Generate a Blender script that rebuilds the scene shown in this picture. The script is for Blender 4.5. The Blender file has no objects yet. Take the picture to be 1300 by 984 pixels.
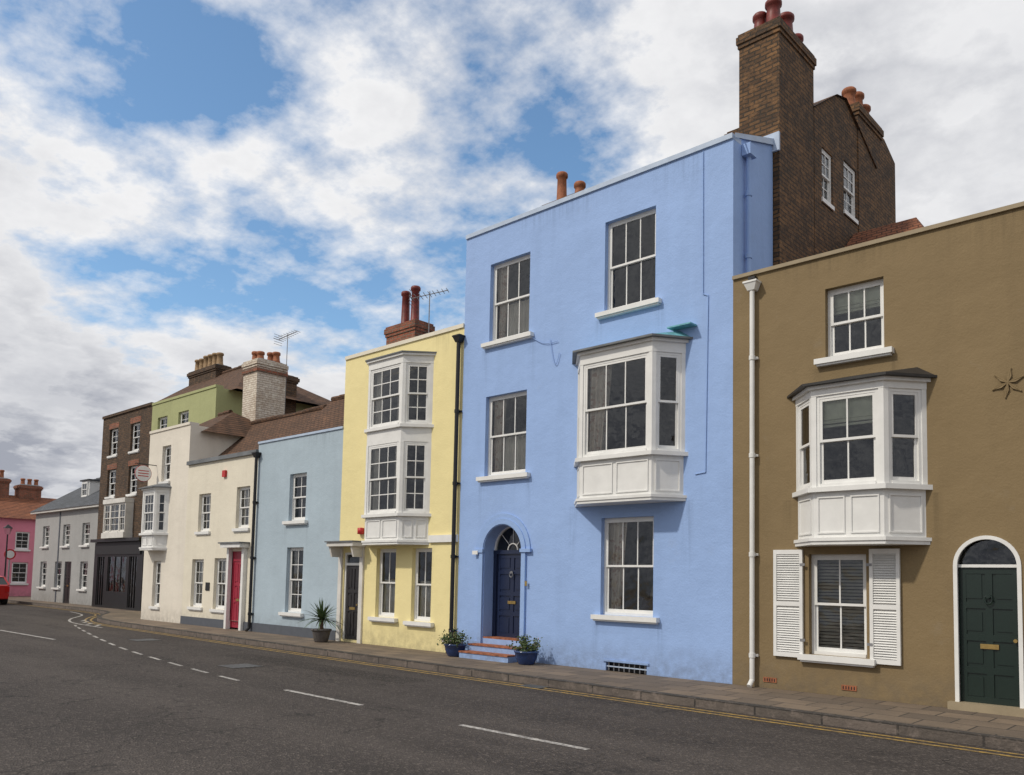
import bpy, math, random
from mathutils import Matrix, Vector
random.seed(7)
R=math.radians
scn=bpy.context.scene
COL=scn.collection
# ------------------------------------------------------------------ materials
def newmat(name):
    m=bpy.data.materials.new(name); m.use_nodes=True
    nt=m.node_tree; b=nt.nodes['Principled BSDF']
    return m,nt,b
def N(nt,typ,**kw):
    n=nt.nodes.new(typ)
    for k,v in kw.items(): setattr(n,k,v)
    return n
def L(nt,a,b): nt.links.new(a,b)
def mathn(nt,op,a,b=None,c=None,clamp=False):
    n=nt.nodes.new('ShaderNodeMath'); n.operation=op; n.use_clamp=clamp
    for i,v in enumerate((a,b,c)):
        if v is None: continue
        if isinstance(v,(int,float)): n.inputs[i].default_value=v
        else: nt.links.new(v,n.inputs[i])
    return n.outputs[0]
def mixc(nt,fac,a,b,mode='MIX'):
    n=nt.nodes.new('ShaderNodeMix'); n.data_type='RGBA'; n.blend_type=mode
    if isinstance(fac,(int,float)): n.inputs[0].default_value=fac
    else: nt.links.new(fac,n.inputs[0])
    for i,v in ((6,a),(7,b)):
        if isinstance(v,(tuple,list)): n.inputs[i].default_value=(v[0],v[1],v[2],1)
        else: nt.links.new(v,n.inputs[i])
    return n.outputs[2]
def ramp(nt,src,a,b,lo=0.0,hi=1.0):
    n=nt.nodes.new('ShaderNodeMapRange'); n.clamp=True
    n.inputs[1].default_value=a; n.inputs[2].default_value=b; n.inputs[3].default_value=lo; n.inputs[4].default_value=hi
    nt.links.new(src,n.inputs[0]); return n.outputs[0]
def noise(nt,vec,scale,detail=4,rough=.55,sc=None):
    if sc is not None:
        mp=nt.nodes.new('ShaderNodeMapping'); mp.inputs['Scale'].default_value=sc; nt.links.new(vec,mp.inputs[0]); vec=mp.outputs[0]
    n=nt.nodes.new('ShaderNodeTexNoise'); n.inputs['Scale'].default_value=scale; n.inputs['Detail'].default_value=detail; n.inputs['Roughness'].default_value=rough
    nt.links.new(vec,n.inputs['Vector']); return n.outputs['Fac']
def bump(nt,b,h,strength=.3,dist=.01,prev=None):
    n=nt.nodes.new('ShaderNodeBump'); n.inputs['Strength'].default_value=strength; n.inputs['Distance'].default_value=dist
    nt.links.new(h,n.inputs['Height'])
    if prev is not None: nt.links.new(prev,n.inputs['Normal'])
    if b is not None: nt.links.new(n.outputs[0],b.inputs['Normal'])
    return n.outputs[0]
def sc3(c,k): return (min(1,c[0]*k),min(1,c[1]*k),min(1,c[2]*k))

def stucco(name,col,var=.05,streak=.12,rough=.75,base_dirt=.35,stains=()):
    m,nt,b=newmat(name); tc=N(nt,'ShaderNodeTexCoord'); v=tc.outputs['Object']
    big=noise(nt,v,.55,5,.6)
    c=mixc(nt,ramp(nt,big,.3,.7),sc3(col,1-var*1.5),sc3(col,1+var))
    st=noise(nt,v,2.2,6,.65,(1,1,.10))
    c=mixc(nt,ramp(nt,st,.50,.78,0,streak*1.6),c,sc3(col,.5))
    st2=noise(nt,v,6,4,.7)
    c=mixc(nt,ramp(nt,st2,.56,.8,0,.16),c,sc3(col,1.18))
    st3=noise(nt,v,1.6,8,.75)
    c=mixc(nt,ramp(nt,st3,.60,.68,0,.10),c,(.30,.28,.24))
    sp=N(nt,'ShaderNodeSeparateXYZ'); L(nt,v,sp.inputs[0])
    # rain run-off under the ends of sills and at copings: (x, z_top, width, length)
    if stains:
        tot=None
        for (xa,zt,wd,ln) in stains:
            mx_=ramp(nt,mathn(nt,'ABSOLUTE',mathn(nt,'SUBTRACT',sp.outputs[0],xa)),wd*.2,wd,1,0)
            mz_=mathn(nt,'MULTIPLY',ramp(nt,sp.outputs[2],zt-ln,zt,0,1),mathn(nt,'LESS_THAN',sp.outputs[2],zt))
            k=mathn(nt,'MULTIPLY',mx_,mz_); tot=k if tot is None else mathn(nt,'MAXIMUM',tot,k)
        run=ramp(nt,noise(nt,v,13,4,.6,(1,1,.05)),.42,.66)
        c=mixc(nt,mathn(nt,'MULTIPLY',mathn(nt,'MULTIPLY',tot,run),.42),c,sc3(col,.42))
    zz=ramp(nt,sp.outputs[2],0.0,.6,1,0)
    dn=noise(nt,v,5,5,.7)
    d=mathn(nt,'MULTIPLY',zz,ramp(nt,dn,.3,.62))
    c=mixc(nt,mathn(nt,'MULTIPLY',d,base_dirt*1.3),c,(.10,.09,.08))
    L(nt,c,b.inputs['Base Color']); b.inputs['Roughness'].default_value=rough
    b.inputs['Specular IOR Level'].default_value=.3
    n1=bump(nt,None,noise(nt,v,1.7,4,.55),.7,.04)
    bump(nt,b,noise(nt,v,30,5,.65),.6,.009,n1)
    return m
def plain(name,col,rough=.6,var=.06,scale=6,metal=0,bmp=.1,spec=.4):
    m,nt,b=newmat(name); tc=N(nt,'ShaderNodeTexCoord'); v=tc.outputs['Object']
    n=noise(nt,v,scale,5,.6)
    c=mixc(nt,ramp(nt,n,.3,.7),sc3(col,1-var*2),sc3(col,1+var))
    L(nt,c,b.inputs['Base Color']); b.inputs['Roughness'].default_value=rough; b.inputs['Metallic'].default_value=metal
    b.inputs['Specular IOR Level'].default_value=spec
    if bmp: bump(nt,b,noise(nt,v,scale*8,3,.6),bmp,.004)
    return m
def wobble(nt,v,amt):
    n=nt.nodes.new('ShaderNodeTexNoise'); n.inputs['Scale'].default_value=2.5; n.inputs['Detail'].default_value=3; L(nt,v,n.inputs['Vector'])
    s=nt.nodes.new('ShaderNodeVectorMath'); s.operation='MULTIPLY_ADD'; L(nt,n.outputs['Color'],s.inputs[0]); s.inputs[1].default_value=(amt,amt,amt); L(nt,v,s.inputs[2]); return s.outputs[0]
def brick(name,c1,c2,mortar,bw=.235,bh=.08,ms=.014,patch=.5,dark=(.03,.025,.02),wob=.05):
    m,nt,b=newmat(name); tc=N(nt,'ShaderNodeTexCoord'); v=tc.outputs['Object']
    v2=wobble(nt,v,wob)
    sp=N(nt,'ShaderNodeSeparateXYZ'); L(nt,v2,sp.inputs[0])
    cb=N(nt,'ShaderNodeCombineXYZ'); L(nt,mathn(nt,'ADD',sp.outputs[0],sp.outputs[1]),cb.inputs[0]); L(nt,sp.outputs[2],cb.inputs[1])
    t=N(nt,'ShaderNodeTexBrick'); L(nt,cb.outputs[0],t.inputs['Vector'])
    t.inputs['Scale'].default_value=1; t.inputs['Brick Width'].default_value=bw; t.inputs['Row Height'].default_value=bh; t.inputs['Mortar Size'].default_value=ms
    t.inputs['Color1'].default_value=(*c1,1); t.inputs['Color2'].default_value=(*c2,1); t.inputs['Mortar'].default_value=(*mortar,1)
    t.inputs['Mortar Smooth'].default_value=.2; t.inputs['Bias'].default_value=-.05
    c=mixc(nt,ramp(nt,noise(nt,v,1.3,7,.75),.45,.62,0,patch),t.outputs['Color'],dark)
    c=mixc(nt,ramp(nt,noise(nt,v,7,4,.7),.5,.7,0,.5),c,sc3(c1,1.6))
    L(nt,c,b.inputs['Base Color']); b.inputs['Roughness'].default_value=.9
    h=mathn(nt,'SUBTRACT',noise(nt,v,30,3,.6),t.outputs['Fac'])
    bump(nt,b,h,.9,.015)
    return m
def tiles(name,c1,c2):
    m,nt,b=newmat(name); tc=N(nt,'ShaderNodeTexCoord'); v=tc.outputs['Object']
    v2=wobble(nt,v,.05)
    sp=N(nt,'ShaderNodeSeparateXYZ'); L(nt,v2,sp.inputs[0])
    cb=N(nt,'ShaderNodeCombineXYZ'); L(nt,mathn(nt,'ADD',sp.outputs[0],mathn(nt,'MULTIPLY',sp.outputs[1],.35)),cb.inputs[0]); L(nt,sp.outputs[2],cb.inputs[1])
    t=N(nt,'ShaderNodeTexBrick'); L(nt,cb.outputs[0],t.inputs['Vector'])
    t.inputs['Scale'].default_value=1; t.inputs['Brick Width'].default_value=.2; t.inputs['Row Height'].default_value=.09; t.inputs['Mortar Size'].default_value=.014
    t.inputs['Color1'].default_value=(*c1,1); t.inputs['Color2'].default_value=(*c2,1); t.inputs['Mortar'].default_value=(*sc3(c1,.25),1)
    c=mixc(nt,ramp(nt,noise(nt,v,1.5,6,.7),.42,.68,0,.6),t.outputs['Color'],sc3(c2,.45))
    c=mixc(nt,ramp(nt,noise(nt,v,6,5,.7),.52,.75,0,.5),c,sc3(c1,1.7))
    L(nt,c,b.inputs['Base Color']); b.inputs['Roughness'].default_value=.9
    bump(nt,b,mathn(nt,'SUBTRACT',noise(nt,v,12,3,.6),t.outputs['Fac']),.8,.02)
    return m

M_={}
bst=[(-12.45,6.55,.13,1.3),(-11.1,6.55,.13,1.1),(-9.4,6.6,.12,.7),(-8.02,6.6,.13,1.5),(-12.5,3.66,.13,1.0),(-11.1,3.66,.13,.9),(-9.4,.9,.12,.9),(-8.0,.9,.13,.9),(-7.45,3.05,.15,1.6),(-9.95,3.05,.13,1.2),(-10.4,9.2,1.8,.5),(-7.6,9.2,.8,.7)]
nst=[(-5.15,4.97,.12,.35),(-4.05,4.97,.12,1.2),(-3.5,2.95,.12,1.4),(-5.65,2.95,.1,.6),(-4.8,6.7,1.4,.35),(-2.5,6.7,1.2,.6),(-5.45,.46,.1,.45),(-4.35,.46,.1,.45)]
M_['blue']=stucco('blue_render',(.310,.452,.755),.04,.10,stains=bst)
M_['bluetrim']=stucco('blue_trim_paint',(.29,.43,.72),.03,.05)
M_['lead_light']=plain('pale_coping',(.45,.54,.68),.6)
M_['brown']=stucco('olive_brown_render',(.228,.165,.085),.05,.12,stains=nst)
M_['brown_edge']=plain('brown_coping',(.32,.26,.17),.7)
M_['yellow']=stucco('yellow_render',(.82,.715,.37),.03,.08,stains=[(-16.1,.57,.1,.5),(-15.15,.57,.1,.5),(-14.8,.55,.1,.5),(-13.9,.55,.1,.5),(-14.0,2.35,.12,.9),(-13.7,7.2,.6,.6)])
M_['grey']=stucco('grey_blue_render',(.40,.49,.56),.05,.12,stains=[(-20.1,2.98,.1,.8),(-19.0,2.98,.12,.9),(-18.5,5.4,.9,.5)])
M_['plinth']=plain('dark_plinth',(.09,.10,.12),.7)
M_['white']=stucco('white_render',(.74,.69,.60),.04,.14)
M_['cream']=stucco('cream_render',(.74,.69,.57),.03,.12)
M_['green']=stucco('pale_green_render',(.38,.40,.20),.05,.15)
M_['pink']=stucco('pink_render',(.70,.24,.32),.05,.12)
M_['greyfar']=stucco('light_grey_render',(.36,.36,.355),.05,.12)
M_['paint']=plain('white_gloss_paint',(.77,.77,.75),.4,.04,4,spec=.5)
M_['paintold']=plain('weathered_white_paint',(.68,.66,.62),.5,.08,3)
M_['brick']=brick('stock_brick',(.19,.10,.042),(.08,.043,.022),(.05,.036,.024),patch=.55)
M_['brickd']=brick('dark_brown_brick',(.13,.075,.042),(.06,.035,.022),(.06,.048,.036),patch=.4)
M_['brickr']=brick('red_brick',(.32,.10,.055),(.20,.07,.04),(.2,.15,.11),patch=.35)
M_['whitebrick']=brick('whitewashed_brick',(.68,.61,.52),(.60,.54,.47),(.46,.38,.30),patch=.4,dark=(.30,.20,.12))
M_['tile']=tiles('brown_clay_tiles',(.15,.075,.04),(.095,.05,.028))
M_['tiler']=tiles('red_clay_tiles',(.30,.11,.05),(.22,.08,.04))
M_['slate']=tiles('grey_slate',(.12,.13,.15),(.09,.10,.11))
M_['terra']=plain('terracotta',(.34,.125,.06),.75,.25,9)
M_['redpot']=plain('red_glazed_clay',(.18,.028,.022),.5,.25,9)
M_['potbuff']=plain('buff_clay',(.33,.22,.12),.8,.2,9)
M_['lead']=plain('lead_sheet',(.16,.17,.18),.55,.15,3)
M_['leaddark']=plain('dark_lead_sheet',(.03,.028,.027),.5,.2,4)
M_['verd']=plain('verdigris_sheet',(.16,.42,.48),.6,.2,8)
M_['navy']=plain('navy_door_paint',(.012,.02,.055),.3,.05,3,spec=.6)
M_['dkgreen']=plain('dark_green_door_paint',(.007,.019,.014),.35,.05,3,spec=.6)
M_['black']=plain('black_paint',(.015,.015,.017),.4,.1,4)
M_['blackdoor']=plain('charcoal_door_paint',(.03,.028,.03),.4,.1,4)
M_['red']=plain('red_paint',(.5,.03,.03),.4,.05,4)
M_['darkred']=plain('maroon_door_paint',(.33,.03,.055),.4,.05,4)
M_['brass']=plain('aged_brass',(.55,.38,.14),.35,.1,10,metal=.9)
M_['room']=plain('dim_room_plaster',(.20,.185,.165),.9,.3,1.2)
M_['steel']=plain('galvanised_steel',(.3,.3,.31),.5,.1,10,metal=.6)
M_['timber']=plain('sign_board',(.02,.02,.022),.5)
M_['shade']=plain('lamp_shade',(.7,.6,.42),.8); M_['wood']=plain('brown_wood',(.12,.06,.03),.5,.2,5)
def curtain_mat(name,col,pat=None):
    m,nt,b=newmat(name); tc=N(nt,'ShaderNodeTexCoord'); v=tc.outputs['Object']
    c=mixc(nt,ramp(nt,noise(nt,v,5,3,.5),.35,.65),sc3(col,.85),col)
    if pat:
        c=mixc(nt,ramp(nt,noise(nt,v,11,3,.55),.55,.62,0,.6),c,pat)
    L(nt,c,b.inputs['Base Color']); b.inputs['Roughness'].default_value=.9
    return m
M_['curt']=curtain_mat('cream_curtain',(.80,.76,.68))
M_['curtp']=curtain_mat('floral_curtain',(.82,.75,.66),(.45,.25,.18))
M_['blind']=curtain_mat('roman_blind',(.68,.70,.56))
M_['vblind']=curtain_mat('slatted_blind',(.52,.48,.41))
def glass():
    m,nt,b=newmat('window_glass'); nt.nodes.remove(b); out=nt.nodes['Material Output']
    tc=N(nt,'ShaderNodeTexCoord')
    tr=N(nt,'ShaderNodeBsdfTransparent'); tr.inputs[0].default_value=(.92,.94,.93,1)
    gl=N(nt,'ShaderNodeBsdfGlossy'); gl.inputs['Roughness'].default_value=.015; gl.inputs['Color'].default_value=(.96,.98,1,1)
    bp=bump(nt,None,noise(nt,tc.outputs['Object'],2.0,3,.5),.7,.04)
    L(nt,bp,gl.inputs['Normal'])
    fr=N(nt,'ShaderNodeFresnel'); fr.inputs[0].default_value=1.75
    mx=N(nt,'ShaderNodeMixShader'); L(nt,fr.outputs[0],mx.inputs[0]); L(nt,tr.outputs[0],mx.inputs[1]); L(nt,gl.outputs[0],mx.inputs[2]); L(nt,mx.outputs[0],out.inputs[0])
    return m
M_['glass']=glass()

# ------------------------------------------------------------------ builder
class Obj:
    def __init__(s,name,loc=(0,0,0)):
        s.e=bpy.data.objects.new(name,None); s.e.empty_display_size=.3; s.e.location=loc; COL.objects.link(s.e)
        s.inv=Matrix.Translation(Vector(loc)).inverted(); s.p={}; s.smooth=set()
    def g(s,part,mat): return s.p.setdefault((part,mat),([],[]))
    def poly(s,part,mat,pts):
        V,F=s.g(part,mat); i=len(V); V.extend([tuple(p) for p in pts]); F.append(tuple(range(i,i+len(pts))))
    def box(s,part,mat,x0,x1,y0,y1,z0,z1,fr=None):
        V,F=s.g(part,mat); i=len(V)
        pts=[(x0,y0,z0),(x1,y0,z0),(x1,y1,z0),(x0,y1,z0),(x0,y0,z1),(x1,y0,z1),(x1,y1,z1),(x0,y1,z1)]
        if fr: pts=[fr(*p) for p in pts]
        V.extend(pts)
        for f in ((0,3,2,1),(4,5,6,7),(0,1,5,4),(1,2,6,5),(2,3,7,6),(3,0,4,7)): F.append(tuple(i+k for k in f))
    def prism(s,part,mat,poly,z0,z1,poly2=None):
        V,F=s.g(part,mat); i=len(V); n=len(poly); p2=poly2 or poly
        V.extend([(x,y,z0) for x,y in poly]); V.extend([(x,y,z1) for x,y in p2])
        F.append(tuple(i+k for k in range(n))); F.append(tuple(i+n+k for k in range(n)))
        for k in range(n): F.append((i+k,i+(k+1)%n,i+n+(k+1)%n,i+n+k))
    def cyl(s,part,mat,a,b,r0,r1=None,seg=12,cap=True):
        if r1 is None: r1=r0
        a=Vector(a); b=Vector(b); d=(b-a).normalized()
        u=d.orthogonal().normalized(); w=d.cross(u)
        V,F=s.g(part,mat); i=len(V)
        for c,r in ((a,r0),(b,r1)):
            for k in range(seg):
                t=2*math.pi*k/seg; V.append(tuple(c+u*(r*math.cos(t))+w*(r*math.sin(t))))
        for k in range(seg): F.append((i+k,i+(k+1)%seg,i+seg+(k+1)%seg,i+seg+k))
        if cap: F.append(tuple(i+k for k in range(seg))); F.append(tuple(i+seg+k for k in range(seg)))
    def lathe(s,part,mat,c,prof,seg=20):
        V,F=s.g(part,mat); i=len(V); n=len(prof)
        for r,z in prof:
            for k in range(seg):
                t=2*math.pi*k/seg; V.append((c[0]+r*math.cos(t),c[1]+r*math.sin(t),c[2]+z))
        for j in range(n-1):
            for k in range(seg): F.append((i+j*seg+k,i+j*seg+(k+1)%seg,i+(j+1)*seg+(k+1)%seg,i+(j+1)*seg+k))
        s.smooth.add((part,mat))
    def done(s):
        for (part,mat),(V,F) in s.p.items():
            me=bpy.data.meshes.new(part); me.from_pydata(V,[],F); me.update(); me.validate()
            o=bpy.data.objects.new(part,me); me.materials.append(M_[mat]); COL.objects.link(o)
            o.parent=s.e; o.matrix_parent_inverse=s.inv
            if (part,mat) in s.smooth:
                for p in me.polygons: p.use_smooth=True
        return s

def frame(O,U,Nn):
    O=Vector(O);U=Vector(U).normalized();Nn=Vector(Nn).normalized();Z=Vector((0,0,1))
    return lambda u,n,v: tuple(O+U*u+Nn*n+Z*v)

def wall(b,mat,x0,x1,z0,z1,holes,y=0.0,part='front_wall',reveal=.14,fr=None):
    xs=sorted(set([x0,x1]+[h[0] for h in holes]+[h[1] for h in holes])); zs=sorted(set([z0,z1]+[h[2] for h in holes]+[h[3] for h in holes]))
    f=fr or (lambda u,n,v:(u,y-n,v))
    for i in range(len(xs)-1):
        for j in range(len(zs)-1):
            cx=(xs[i]+xs[i+1])/2; cz=(zs[j]+zs[j+1])/2
            if any(h[0]<cx<h[1] and h[2]<cz<h[3] for h in holes): continue
            b.poly(part,mat,[f(xs[i],0,zs[j]),f(xs[i+1],0,zs[j]),f(xs[i+1],0,zs[j+1]),f(xs[i],0,zs[j+1])])
    for h in holes:
        if len(h)>4: continue
        a,c,d,e=h[:4]; r=-reveal
        for q in ([(a,0,d),(a,r,d),(a,r,e),(a,0,e)],[(c,0,d),(c,r,d),(c,r,e),(c,0,e)],[(a,0,d),(c,0,d),(c,r,d),(a,r,d)],[(a,0,e),(c,0,e),(c,r,e),(a,r,e)]):
            b.poly(part,mat,[f(*p) for p in q])

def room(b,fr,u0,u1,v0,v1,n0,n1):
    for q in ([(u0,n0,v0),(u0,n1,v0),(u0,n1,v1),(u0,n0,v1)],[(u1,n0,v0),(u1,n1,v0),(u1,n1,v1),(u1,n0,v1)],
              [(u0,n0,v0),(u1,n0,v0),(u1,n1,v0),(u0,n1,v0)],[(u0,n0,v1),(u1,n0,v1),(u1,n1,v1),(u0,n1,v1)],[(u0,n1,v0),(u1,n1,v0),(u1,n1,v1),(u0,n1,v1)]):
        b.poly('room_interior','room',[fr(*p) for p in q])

def drape(b,fr,u0,u1,v0,v1,n,mat,amp=.03,waves=5,gather=0.0):
    K=max(8,waves*6); ph=random.uniform(0,6)
    V,F=b.g('curtains',mat); i=len(V)
    for k in range(K+1):
        t=k/K; u=u0+(u1-u0)*t; d=amp*math.sin(t*waves*2*math.pi+ph)+amp*.4*math.sin(t*waves*5.1+ph)
        V.append(fr(u,n+d,v1)); V.append(fr(u0+(u-u0)*(1-gather),n+d*1.3,v0))
    for k in range(K): F.append((i+2*k,i+2*k+2,i+2*k+3,i+2*k+1))

def sash(b,fr,w,h,cols=3,rows=1,rec=.1,curt='sides',sill=True,rm=True,paint='paint',cm='curt',st=.05,bar=.022,split=.5,sillmat=None,sillpro=.11,over=.14):
    P='window_frames'
    n0=-rec-.075; n1=-rec+.0
    b.box(P,paint,0,.045,n0,n1,0,h,fr); b.box(P,paint,w-.045,w,n0,n1,0,h,fr)
    b.box(P,paint,.045,w-.045,n0,n1-.001,h-.045,h,fr); b.box(P,paint,.045,w-.045,n0,n1+.02,0,.05,fr)
    a0=.045;a1=w-.045;z0=.05;z1=h-.045; zm=z0+(z1-z0)*split
    for (lo,hi,na,nb,r) in ((zm-.015,z1,-rec-.035,-rec-.006,rows),(z0,zm+.02,-rec-.068,-rec-.038,rows)):
        s=st*.8
        b.box(P,paint,a0,a0+s,na,nb,lo,hi,fr); b.box(P,paint,a1-s,a1,na,nb,lo,hi,fr)
        b.box(P,paint,a0+s,a1-s,na,nb-.001,hi-.04,hi,fr); bh=.06 if lo==z0 else .038
        b.box(P,paint,a0+s,a1-s,na,nb-.001,lo,lo+bh,fr)
        ia,ib=a0+s,a1-s; ja,jb=lo+bh,hi-.04
        for k in range(1,cols):
            c=ia+(ib-ia)*k/cols; b.box(P,paint,c-bar/2,c+bar/2,na+.004,nb-.004,ja,jb,fr)
        for k in range(1,r):
            c=ja+(jb-ja)*k/r; b.box(P,paint,ia,ib,na+.006,nb-.006,c-bar/2,c+bar/2,fr)
        nm=(na+nb)/2
        for i in range(cols):
            for j in range(r):
                ua=ia+(ib-ia)*i/cols; ub=ia+(ib-ia)*(i+1)/cols; va=ja+(jb-ja)*j/r; vb=ja+(jb-ja)*(j+1)/r
                t=[random.uniform(-.003,.003) for _ in range(3)]
                b.poly('glass','glass',[fr(ua,nm+t[0],va),fr(ub,nm+t[1],va),fr(ub,nm+t[1]+t[2],vb),fr(ua,nm+t[0]+t[2],vb)])
    if rm:
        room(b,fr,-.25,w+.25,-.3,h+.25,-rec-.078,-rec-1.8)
        # a little furniture seen dimly inside
        if random.random()<.6:
            u=random.uniform(.25,.75)*w; b.box('furniture','wood',u-.28,u+.28,-rec-1.3,-rec-.9,-.29,random.uniform(.1,.35),fr)
            q0=fr(u,-rec-1.05,.35); q1=fr(u,-rec-1.05,.6); b.cyl('table_lamp','shade',q0,q1,.16,.10,seg=14)
    cn=-rec-.13
    if curt=='sides':
        drape(b,fr,.03,.03+w*random.uniform(.2,.3),-.02,h,cn,cm,.028,3); drape(b,fr,w-.03-w*random.uniform(.16,.24),w-.03,-.02,h,cn,cm,.028,3)
    elif curt=='left':
        drape(b,fr,.03,.03+w*.36,-.02,h,cn,cm,.028,4,.35)
    elif curt=='both':
        drape(b,fr,.03,.03+w*.3,-.02,h,cn,cm,.028,4,.4); drape(b,fr,w-.03,w-.03-w*.16,-.02,h,cn,cm,.028,3,.3)
        drape(b,fr,.03,w-.03,-.02,h*.5,cn-.08,'curt',.015,9)
    elif curt=='blind':
        b.box('blinds','blind',.05,w-.05,cn,cn+.02,h*.70,h-.02,fr)
        for k in range(3): b.box('blinds','blind',.05,w-.05,cn-.03,cn+.035,h*.66+k*.055,h*.66+.035+k*.055,fr)
    elif curt=='slats':
        n=int(h/.05)
        for k in range(n):
            z=.05+k*.05; b.poly('blinds','vblind',[fr(.05,cn,z),fr(w-.05,cn,z),fr(w-.05,cn-.03,z+.035),fr(.05,cn-.03,z+.035)])
    elif curt=='lace':
        drape(b,fr,.03,w-.03,-.02,h*.55,cn,cm,.02,7)
    if sill:
        sm=sillmat or paint
        b.box('sills',sm,-over,w+over,-rec+.002,sillpro,-.085,-.002,fr)
        b.box('sills',sm,-over+.03,w+over-.03,-.001,sillpro-.03,-.115,-.085,fr)

def fwin(b,x0,x1,z0,z1,y=0.0,**k):
    sash(b,frame((x0,y,z0),(1,0,0),(0,-1,0)),x1-x0,z1-z0,**k)

def shell(b,mat,x0,x1,y0,depth,ztop,coping,roofz=None,backmat=None,left=True,right=True,cop_h=.09,copover=.035):
    e=.006; ym=y0+depth; bm=backmat or mat
    if left: b.poly('side_wall',bm,[(x0+e,y0+.001,-.1),(x0+e,ym,-.1),(x0+e,ym,ztop-cop_h),(x0+e,y0+.001,ztop-cop_h)])
    if right: b.poly('side_wall',bm,[(x1-e,y0+.001,-.1),(x1-e,ym,-.1),(x1-e,ym,ztop-cop_h),(x1-e,y0+.001,ztop-cop_h)])
    b.poly('back_wall',bm,[(x0+e,ym,-.1),(x1-e,ym,-.1),(x1-e,ym,ztop-cop_h),(x0+e,ym,ztop-cop_h)])
    rz=roofz or ztop-.35
    b.poly('roof','lead',[(x0+e,y0+.26,rz),(x1-e,y0+.26,rz),(x1-e,ym-.002,rz),(x0+e,ym-.002,rz)])
    b.poly('parapet_back',mat,[(x0+e,y0+.26,rz-.1),(x1-e,y0+.26,rz-.1),(x1-e,y0+.26,ztop-cop_h),(x0+e,y0+.26,ztop-cop_h)])
    if coping: b.box('coping',coping,x0+.004,x1-.004,y0-copover,y0+.29,ztop-cop_h,ztop)

def off(poly,e):
    (ax,ay),(bx,by),(cx,cy),(dx,dy)=poly
    return [(ax-e*1.1,ay),(bx-e*.6,by-e),(cx+e*.6,cy-e),(dx+e*1.1,dy)]
def bay(b,xb0,xb1,xf0,xf1,p,zb,zs,zh,zt,fcols=3,scols=1,rows=1,frontc='sides',sidec='none',split=.5,canopy='flat',cm='curt',levels=None,paint='paint',canmat='leaddark',topmat=None):
    pl=[(xb0,0),(xf0,-p),(xf1,-p),(xb1,0)]
    bot=off(pl,-.03)
    b.prism('bay_base',paint,bot,zb,zs-.07)
    b.prism('bay_mouldings',paint,off(pl,.015),zb-.05,zb)
    b.prism('bay_mouldings',paint,off(pl,.035),zb+.001,zb+.05)
    levels=levels or [(zs,zh)]
    for (a,c) in levels:
        b.prism('bay_mouldings',paint,off(pl,.055),a-.07,a)
    b.prism('bay_mouldings',paint,off(pl,.0),levels[-1][1],zt)
    if len(levels)>1:
        b.prism('bay_base',paint,off(pl,-.01),levels[0][1],levels[1][0]-.07)
    b.prism('bay_mouldings',paint,off(pl,.05),zt,zt+.05)
    if canopy=='flat':
        b.prism('bay_canopy',canmat,off(pl,.13),zt+.05,zt+.085)
        b.prism('bay_canopy',topmat or canmat,off(pl,.11),zt+.085,zt+.24,[(xb0+.12,0),(xf0+.35,-.06),(xf1-.35,-.06),(xb1-.12,0)])
    else:
        b.prism('bay_canopy','lead',off(pl,.08),zt+.05,zt+.08)
    A,B,C,D=[Vector((x,y,0)) for x,y in pl]
    for (s,e,cols,cu) in ((A,B,scols,sidec),(B,C,fcols,frontc),(C,D,scols,sidec)):
        U=(e-s); w=U.length; U.normalize(); Nn=Vector((U.y,-U.x,0))
        if Nn.y>0: Nn=-Nn
        for (a,c) in levels:
            fr=frame((s.x,s.y,a),U,Nn)
            ps=.075
            h=c-a
            b.box('bay_posts',paint,0.001,ps,-.09,-.004,0,h,fr); b.box('bay_posts',paint,w-ps,w-.001,-.09,-.004,0,h,fr)
            O=s+U*ps
            sash(b,frame((O.x,O.y,a),U,Nn),w-2*ps,h,cols=cols,rows=rows,rec=.02,curt=cu,sill=False,rm=False,split=split,cm=cm,st=.05,paint=paint)
        fr=frame((s.x,s.y,zb),U,Nn); hh=zs-.07-zb
        n=2 if cols>1 else 1
        for k in range(n):
            u0=.08+(w-.08)*k/n; u1=(w-.08)*(k+1)/n
            b.box('bay_panels',paint,u0,u1,-.06,-.012,.11,.13,fr);b.box('bay_panels',paint,u0,u1,-.06,-.012,hh-.09,hh-.07,fr)
            b.box('bay_panels',paint,u0,u0+.02,-.06,-.013,.13,hh-.09,fr);b.box('bay_panels',paint,u1-.02,u1,-.06,-.013,.13,hh-.09,fr)
    for (a,c) in levels:
        ff=frame((xb0,0,a),(1,0,0),(0,-1,0)); room(b,ff,.03,xb1-xb0-.03,-.0,c-a,0.0,-1.8)

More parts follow.
